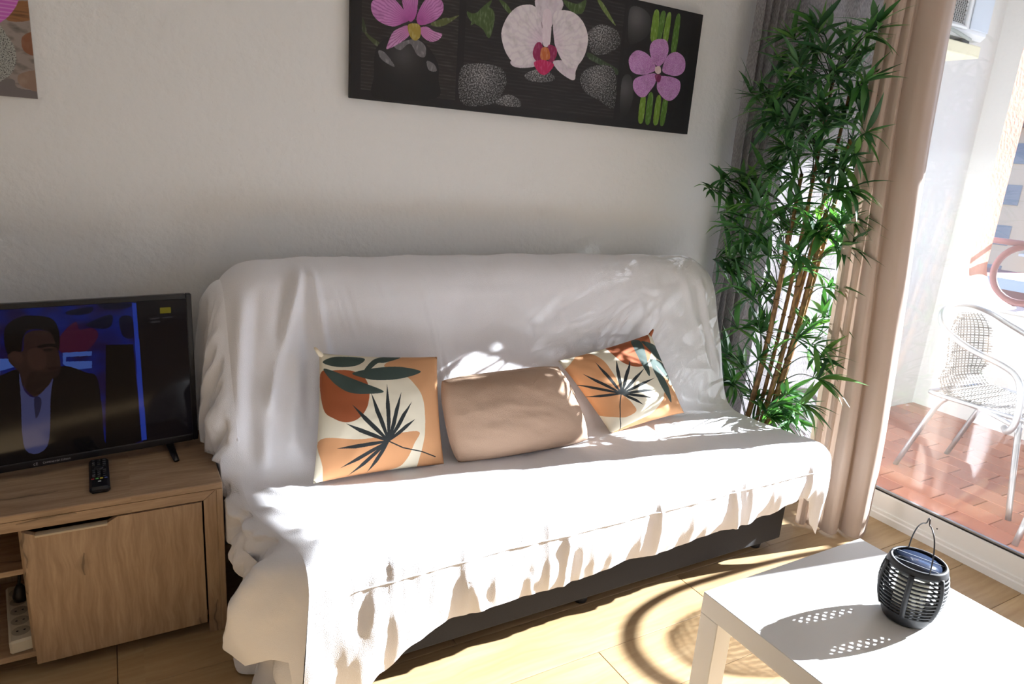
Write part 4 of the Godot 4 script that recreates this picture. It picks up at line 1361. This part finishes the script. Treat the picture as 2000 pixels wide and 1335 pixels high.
func cooling_unit() -> void:
	var o := thing("air_conditioner", "white outdoor air conditioning unit mounted high on the balcony wall", "air conditioner", Vector3(2.90, 2.005, -0.05))
	var white := mat(c8(222, 226, 230), 0.4)
	part("casing", slab(Vector3(0, 0.0, 0.02), Vector3(0.775, 0.44, 0.30), 0.02), white, o)
	part("access_panel", slab(Vector3(0.60, 0.035, 0.3005), Vector3(0.755, 0.42, 0.308), 0.004), mat(c8(196, 208, 222), 0.4), o)
	part("grille_frame", tube([Vector3(0.06, 0.07, 0.305), Vector3(0.10, 0.035, 0.305), Vector3(0.52, 0.035, 0.305), Vector3(0.56, 0.07, 0.305), Vector3(0.56, 0.38, 0.305), Vector3(0.52, 0.415, 0.305), Vector3(0.10, 0.415, 0.305), Vector3(0.06, 0.38, 0.305)], 0.009, -1.0, 8, 4, true), white, o)
	part("fan_recess", slab(Vector3(0.075, 0.05, 0.3003), Vector3(0.545, 0.40, 0.3012)), mat(c8(70, 72, 76), 0.8), o)
	var st := begin()
	for s in [-1.0, 1.0]:
		for k in range(-20, 41):
			var a := Vector2(0.075 + k * 0.018, 0.05)
			var b := Vector2(0.075 + k * 0.018 + s * 0.35, 0.40)
			var t0 := 0.0
			var t1 := 1.0
			for lim in [0.075, 0.545]:
				var t: float = (lim - a.x) / (b.x - a.x)
				var entering: bool = (lim < 0.3) == (s > 0)
				if entering: t0 = maxf(t0, t)
				else: t1 = minf(t1, t)
			if t1 - t0 < 0.02: continue
			var p := a.lerp(b, t0)
			var q := a.lerp(b, t1)
			add_tube(st, PackedVector3Array([Vector3(p.x, p.y, 0.304), Vector3(q.x, q.y, 0.304)]), 0.002, 0.002, 4)
	tag(part("grille_wires", done(st), mat(c8(168, 170, 170), 0.4), o), "", "", "", "stuff")
	for x in [0.12, 0.60]:
		part("rubber_foot", slab(Vector3(x, -0.022, 0.08), Vector3(x + 0.07, -0.0005, 0.28), 0.004), M.gasket, o)
	part("drain_hose", tube([Vector3(0.30, -0.008, 0.29), Vector3(0.42, 0.012, 0.312), Vector3(0.56, -0.004, 0.312), Vector3(0.63, -0.006, 0.30)], 0.008, -1.0, 8, 4), mat(c8(150, 158, 154), 0.6), o)
	part("bracket_shelf", slab(Vector3(0.02, -0.075, 0.0), Vector3(0.74, -0.0225, 0.30), 0.004), mat(c8(232, 228, 198), 0.6), o)

func small_things() -> void:
	# remote
	var r := thing("remote_control", "black remote control lying on the TV cabinet", "remote control", Vector3(-0.067, 0.448, 0.316))
	r.rotation.y = 0.02
	part("body", slab(Vector3(-0.0225, 0.0005, -0.09), Vector3(0.0225, 0.018, 0.09), 0.006), M.black_plastic, r)
	var key := box(Vector3(0.007, 0.003, 0.0045), 0.001)
	var inks := [mat(c8(150, 40, 40), 0.5), mat(c8(70, 140, 60), 0.5), mat(c8(210, 190, 60), 0.5), mat(c8(60, 80, 150), 0.5)]
	var dull := mat(c8(58, 58, 62), 0.6)
	for i in 9:
		for k in 3:
			if i == 4: continue
			part("button", key, dull, r, Vector3(-0.012 + k * 0.012, 0.0185, -0.075 + i * 0.0125))
	for k in 4: part("button", key, inks[k], r, Vector3(-0.0145 + k * 0.0097, 0.0185, 0.038))
	part("button", lathe([Vector2(0.0105, 0.017), Vector2(0.010, 0.0205), Vector2(0, 0.0205)], 20), dull, r, Vector3(0, 0, -0.025))
	part("button", key, mat(c8(180, 180, 184), 0.5), r, Vector3(0, 0.0185, 0.055))
	# power strip in the cabinet
	var s := thing("power_strip", "white multi socket power strip standing in the cabinet's open compartment", "power strip", Vector3(-0.272, 0.0605, 0.29))
	s.rotation.y = 0.12
	var cream := mat(c8(216, 206, 184), 0.5)
	part("body", slab(Vector3(-0.026, 0, -0.13), Vector3(0.026, 0.036, 0.13), 0.005), cream, s)
	var hole := lathe([Vector2(0.0195, 0.0362), Vector2(0.017, 0.0368), Vector2(0.0, 0.0364)], 20)
	for i in 5:
		var k := part("socket", hole, mat(c8(172, 163, 144), 0.7), s, Vector3(0, 0, 0.09 - i * 0.045))
		for dx in [-0.0075, 0.0075]:
			part("pin_hole", lathe([Vector2(0.0028, 0.0366), Vector2(0, 0.0370)], 8), M.gasket, k, Vector3(dx, 0.0003, 0))
	var p := thing("black_plug", "black plug pushed into the white power strip", "plug", Vector3(-0.272, 0.0985, 0.24))
	part("plug_body", lathe([Vector2(0, 0), Vector2(0.017, 0.0), Vector2(0.018, 0.012), Vector2(0.012, 0.034), Vector2(0.006, 0.045), Vector2(0, 0.046)], 18), M.black_plastic, p)
	part("cord", tube([Vector3(0, 0.044, 0), Vector3(0.0, 0.08, -0.01), Vector3(-0.03, 0.10, -0.06), Vector3(-0.06, 0.03, -0.12), Vector3(-0.08, 0.004, -0.13)], 0.0035, -1.0, 7, 5), M.black_plastic, p)

# ---------------------------------------------------------------- traced outlines of flat prints, twig ends
const PRINT := {
	"a_left": [61, 184, 69, 162, 117, 144, 154, 164, 183, 198, 162, 214, 131, 227, 95, 222, 70, 207],
	"a_top": [159, 132, 183, 117, 208, 118, 209, 172, 196, 201, 180, 201, 163, 168],
	"a_right": [208, 191, 222, 154, 247, 125, 289, 127, 298, 153, 282, 180, 250, 201, 218, 209],
	"a_lowleft": [181, 217, 188, 241, 157, 270, 115, 294, 116, 278, 132, 243, 156, 226],
	"a_lowright": [219, 220, 244, 211, 270, 221, 297, 225, 285, 244, 259, 253, 232, 243],
	"a_heart": [181, 214, 218, 209, 223, 241, 207, 257, 188, 246],
	"a_stone": [81, 293, 138, 248, 201, 244, 246, 266, 285, 312, 291, 363, 283, 422, 82, 442, 74, 376],
	"a_gleam1": [87, 301, 109, 306, 141, 341, 110, 333, 91, 319],
	"a_gleam2": [248, 311, 275, 319, 283, 338, 256, 338],
	"a_gleam3": [139, 280, 201, 253, 240, 267, 241, 300, 215, 298, 189, 268, 158, 291],
	"a_stem": [35, 236, 48, 266, 87, 293, 93, 281, 54, 260],
	"a_leaf": [256, 200, 301, 177, 321, 174, 354, 161, 309, 196, 276, 206],
	"a_leaf2": [35, 215, 47, 245, 45, 256, 35, 252],
	"b_left": [634, 91, 575, 98, 534, 133, 512, 183, 519, 223, 544, 262, 584, 284, 636, 269, 670, 227, 675, 196, 666, 143],
	"b_right": [719, 93, 781, 83, 833, 106, 863, 152, 861, 203, 841, 243, 811, 266, 768, 252, 731, 207, 720, 178, 711, 130],
	"b_top": [633, 83, 645, 51, 681, 34, 721, 39, 748, 70, 714, 124, 690, 188, 665, 137],
	"b_sepal1": [556, 272, 561, 287, 592, 291, 652, 279, 665, 253, 604, 254],
	"b_sepal2": [728, 251, 747, 280, 798, 303, 823, 303, 824, 277, 825, 245],
	"b_column": [669, 101, 700, 96, 707, 167, 703, 205, 680, 208, 672, 172],
	"b_lobe1": [649, 206, 639, 238, 654, 260, 680, 251, 681, 220, 668, 200],
	"b_lobe2": [703, 202, 731, 207, 738, 231, 721, 258, 700, 248, 697, 218],
	"b_heart": [673, 218, 700, 214, 710, 247, 674, 253],
	"b_tip": [647, 267, 681, 254, 729, 263, 708, 294, 686, 303, 661, 290],
	"b_stone1": [370, 319, 445, 295, 518, 301, 543, 341, 518, 399, 469, 425, 376, 425],
	"b_stone2": [862, 139, 916, 106, 987, 115, 1010, 157, 963, 196, 896, 208, 871, 182],
	"b_stone3": [847, 288, 893, 250, 978, 240, 1011, 289, 1011, 383, 942, 363, 870, 337],
	"b_stone4": [616, 308, 668, 286, 724, 295, 735, 316, 672, 329, 625, 325],
	"b_stone5": [505, 412, 547, 383, 593, 391, 607, 416, 550, 420],
	"b_stem": [870, 205, 941, 224, 1010, 246, 1008, 266, 943, 244, 877, 226],
	"b_leaf1": [380, 146, 407, 147, 461, 121, 483, 147, 468, 213, 438, 188, 395, 171],
	"b_leaf2": [396, 183, 421, 139, 467, 98, 455, 128, 422, 167],
	"b_leaf3": [746, 53, 802, 56, 841, 37, 830, 82, 781, 83],
	"b_leaf4": [889, 29, 915, 35, 980, 97, 957, 88, 914, 57],
	"b_leaf5": [495, 93, 524, 100, 552, 131, 526, 123],
	"c_cane1": [1152, 29, 1178, 27, 1180, 121, 1150, 121],
	"c_cane2": [1186, 28, 1210, 26, 1202, 118, 1183, 120],
	"c_cane3": [1217, 28, 1238, 27, 1235, 127, 1211, 120],
	"c_cane4": [1263, 29, 1285, 27, 1284, 147, 1258, 147],
	"c_cane5": [1137, 330, 1161, 331, 1161, 418, 1137, 417],
	"c_cane6": [1173, 319, 1197, 320, 1197, 418, 1172, 417],
	"c_cane7": [1215, 325, 1238, 325, 1238, 417, 1213, 417],
	"c_cane8": [1250, 329, 1274, 328, 1270, 417, 1248, 418],
	"c_top": [1152, 158, 1161, 130, 1192, 116, 1230, 117, 1246, 152, 1229, 195, 1203, 212, 1172, 196],
	"c_left": [1061, 196, 1093, 169, 1150, 178, 1195, 220, 1170, 240, 1125, 252, 1082, 247, 1062, 223],
	"c_right": [1227, 209, 1248, 166, 1290, 150, 1333, 169, 1340, 210, 1305, 235, 1236, 232],
	"c_lowleft": [1198, 240, 1143, 250, 1095, 272, 1096, 306, 1128, 330, 1156, 328, 1172, 312, 1199, 275],
	"c_lowright": [1219, 245, 1277, 242, 1324, 254, 1326, 296, 1292, 328, 1252, 325, 1212, 294, 1211, 259],
	"c_heart": [1190, 217, 1213, 211, 1221, 231, 1208, 239, 1193, 234],
	"c_lip": [1194, 244, 1223, 241, 1222, 265, 1205, 267],
	"c_stone1": [1037, 37, 1089, 23, 1138, 48, 1139, 107, 1089, 143, 1049, 145],
	"c_stone2": [1037, 279, 1075, 261, 1099, 327, 1082, 397, 1046, 400],
	"d1": [351, 117, 361, 115, 376, 428, 355, 430],
}

const SMALL_PRINT := {
	"stone": [22, 132, 15, 148, -7, 155, -4, 106, 14, 107, 21, 117],
	"pebble": [38, 45, 28, 58, -4, 66, -2, 21, 17, 22, 33, 28],
	"speck": [75, 161, 61, 163, 50, 142, 38, 120, 36, 93, 43, 66, 59, 45, 88, 37],
	"petal": [67, 239, 17, 247, 22, 218, 38, 192, 53, 176, 75, 166],
	"band": [36, 216, -6, 225, -5, 187, 46, 177],
	"shade": [74, 36, 46, 41, 40, 23, -2, 17, 0, 0, 78, 0],
}

const PALM_LEFT := {
	"tan_arch": [496, 78, 670, 4, 1030, -24, 1010, 950, 867, 1007, 772, 993, 798, 821, 824, 650, 820, 433, 780, 302, 690, 186, 619, 155],
	"rust": [4, 164, 83, 132, 220, 127, 317, 174, 351, 282, 335, 419, 270, 515, 181, 544, 91, 509, 22, 431],
	"tan_block": [17, 667, 308, 691, 745, 665, 720, 778, 663, 921, 582, 990, 323, 1029, 97, 1037, 45, 883],
	"leaf1": [19, 70, 122, 19, 344, 17, 281, 80, 126, 102],
	"leaf2": [237, 145, 446, 96, 653, 90, 817, 136, 619, 193, 416, 204, 302, 182],
	"leaf3": [23, 122, 129, 151, 287, 217, 468, 301, 339, 319, 198, 304, 89, 227],
	"leaf4": [316, 135, 410, 34, 529, -1, 670, 0, 512, 50, 445, 59, 364, 121],
	"hub": [504, 728],
	"tips": [219, 403, 174, 552, 363, 308, 500, 234, 616, 312, 705, 399, 733, 557, 127, 749, 165, 910, 234, 988, 373, 983],
	"stem": [504, 728, 628, 801, 798, 858, 920, 921],
}

const PALM_RIGHT := {
	"tan_arch": [906, 426, 1063, 395, 1033, 1011, -12, 1024, 184, 955, 552, 876, 798, 658],
	"rust": [475, 3, 572, -19, 765, -51, 954, -24, 873, 187, 712, 292, 580, 284, 477, 174],
	"tan_block": [-26, 148, 152, 8, 284, -3, 335, 108, 322, 352, 292, 548, 335, 694, 339, 804, 216, 843, 98, 802, -5, 739, -31, 573, -23, 346],
	"leaf1": [728, 24, 828, 51, 679, 436, 674, 231],
	"leaf2": [833, 40, 1016, 190, 1037, 374, 907, 273],
	"leaf3": [805, 243, 854, 437, 883, 631, 828, 830, 778, 651, 761, 435],
	"leaf4": [815, 271, 1021, 435, 1011, 835, 947, 597],
	"hub": [273, 542],
	"tips": [259, 110, 82, 205, -24, 308, -20, 486, 449, 141, 584, 192, 671, 331, 729, 477, 664, 615, 587, 702, 447, 750],
	"stem": [273, 542, 209, 679, 145, 846, 106, 997],
}

const SCREEN := {
	"jaw": [354, 176, 385, 180, 412, 178, 411, 190, 393, 201, 388, 219, 364, 234, 341, 216],
	"cheek": [353, 120, 375, 115, 389, 136, 383, 168, 361, 169, 350, 148],
	"brow": [375, 109, 401, 106, 414, 113, 413, 119, 397, 113, 376, 116],
	"eye": [384, 120, 400, 119, 404, 124, 390, 126],
	"ear": [319, 120, 334, 118, 342, 135, 338, 150, 326, 144, 319, 132],
	"mouth": [389, 168, 410, 167, 413, 172, 395, 175],
	"hair": [309, 89, 316, 55, 342, 35, 373, 33, 409, 44, 421, 80, 415, 128, 403, 79, 364, 67, 347, 85, 340, 119, 325, 117, 313, 123],
	"face": [316, 116, 343, 119, 350, 81, 373, 70, 403, 79, 414, 119, 417, 160, 412, 184, 393, 197, 388, 217, 364, 234, 338, 213, 332, 173, 314, 143],
	"neck": [335, 173, 390, 197, 387, 229, 357, 241, 335, 205],
	"suit": [233, 190, 293, 175, 330, 165, 335, 205, 325, 350, 372, 359, 392, 213, 418, 168, 469, 191, 495, 220, 497, 385, 496, 438, 212, 391],
	"shirt": [331, 173, 337, 221, 357, 241, 388, 213, 398, 198, 389, 246, 371, 376, 324, 375, 328, 236],
	"tie": [356, 240, 369, 247, 365, 275, 354, 297, 353, 272],
	"bar": [586, 16, 596, 17, 598, 404, 585, 404],
	"badge": [651, 34, 678, 34, 678, 50, 651, 50],
	"line1": [626, 61, 649, 60, 648, 64, 626, 65],
	"line1b": [656, 60, 681, 60, 681, 64, 656, 64],
	"line2": [629, 69, 650, 69, 650, 74, 628, 74],
	"dark": [519, 123, 582, 128, 585, 404, 497, 429],
	"blob1": [483, 62, 535, 43, 536, 71, 518, 80, 485, 71],
	"blob2": [510, 13, 582, 17, 574, 29, 529, 30],
	"blob3": [555, 54, 583, 55, 583, 109, 559, 102],
	"blob4": [443, 27, 496, 20, 488, 37, 445, 37],
	"red1": [421, 92, 457, 56, 465, 77, 492, 75, 504, 97, 474, 134, 421, 132],
	"ea": [424, 133, 487, 136, 486, 148, 430, 145, 429, 157, 485, 162, 484, 181, 440, 181, 422, 163],
	"shadow_r": [507, 142, 521, 144, 516, 206, 503, 204],
	"eb": [268, 130, 315, 135, 328, 156, 294, 164, 293, 175, 263, 175],
}

const SPRIGS := [2300, 1797, 368, 2250, 1832, 297, 2300, 1867, 363, 2300, 1753, 226, 2200, 1711, 408, 2250, 1765, 466, 2350, 1812, 467, 2300, 1761, 592, 2250, 1815, 632, 2200, 1643, 355, 2300, 1634, 392, 2200, 1685, 561, 2300, 1680, 552, 2250, 1653, 650, 2200, 1585, 522, 2250, 1617, 197, 2200, 1563, 301, 2200, 1631, 200, 2300, 1544, 270, 2200, 1498, 410, 2300, 1506, 397, 2200, 1499, 562, 2300, 1525, 566, 2200, 1484, 722, 2300, 1430, 344, 2200, 1411, 539, 2300, 1401, 573, 2200, 1417, 699, 2150, 1295, 170, 2200, 1237, 176, 2150, 1164, 278, 2200, 1112, 173, 2180, 985, 176, 2150, 931, 230, 2200, 1282, 234, 2150, 1210, 345, 2250, 1088, 309, 2250, 1251, 325, 2300, 1351, 312, 2150, 1226, 508, 2300, 1190, 489, 2250, 1274, 596, 2300, 1207, 637, 2200, 1023, 416, 2200, 1003, 292, 2200, 872, 265, 2250, 842, 334, 2300, 898, 409, 2150, 1052, 591, 2350, 1041, 530, 2300, 1096, 641, 2300, 943, 633, 2250, 726, 385, 2200, 713, 325, 2250, 578, 250, 2250, 538, 344, 2300, 438, 261, 2200, 619, 451, 2200, 748, 617, 2250, 683, 683, 2300, 778, 602, 2250, 438, 446, 2200, 471, 583, 2200, 409, 559, 2300, 489, 547, 2200, 510, 692, 2250, 409, 604, 2200, 625, 733, 2200, 1127, 601, 2200, 1317, 471, 2300, 1362, 518, 2300, 1347, 237, 2200, 1299, 706, 2200, 1176, 694, 2300, 1122, 410, 2300, 1150, 304]
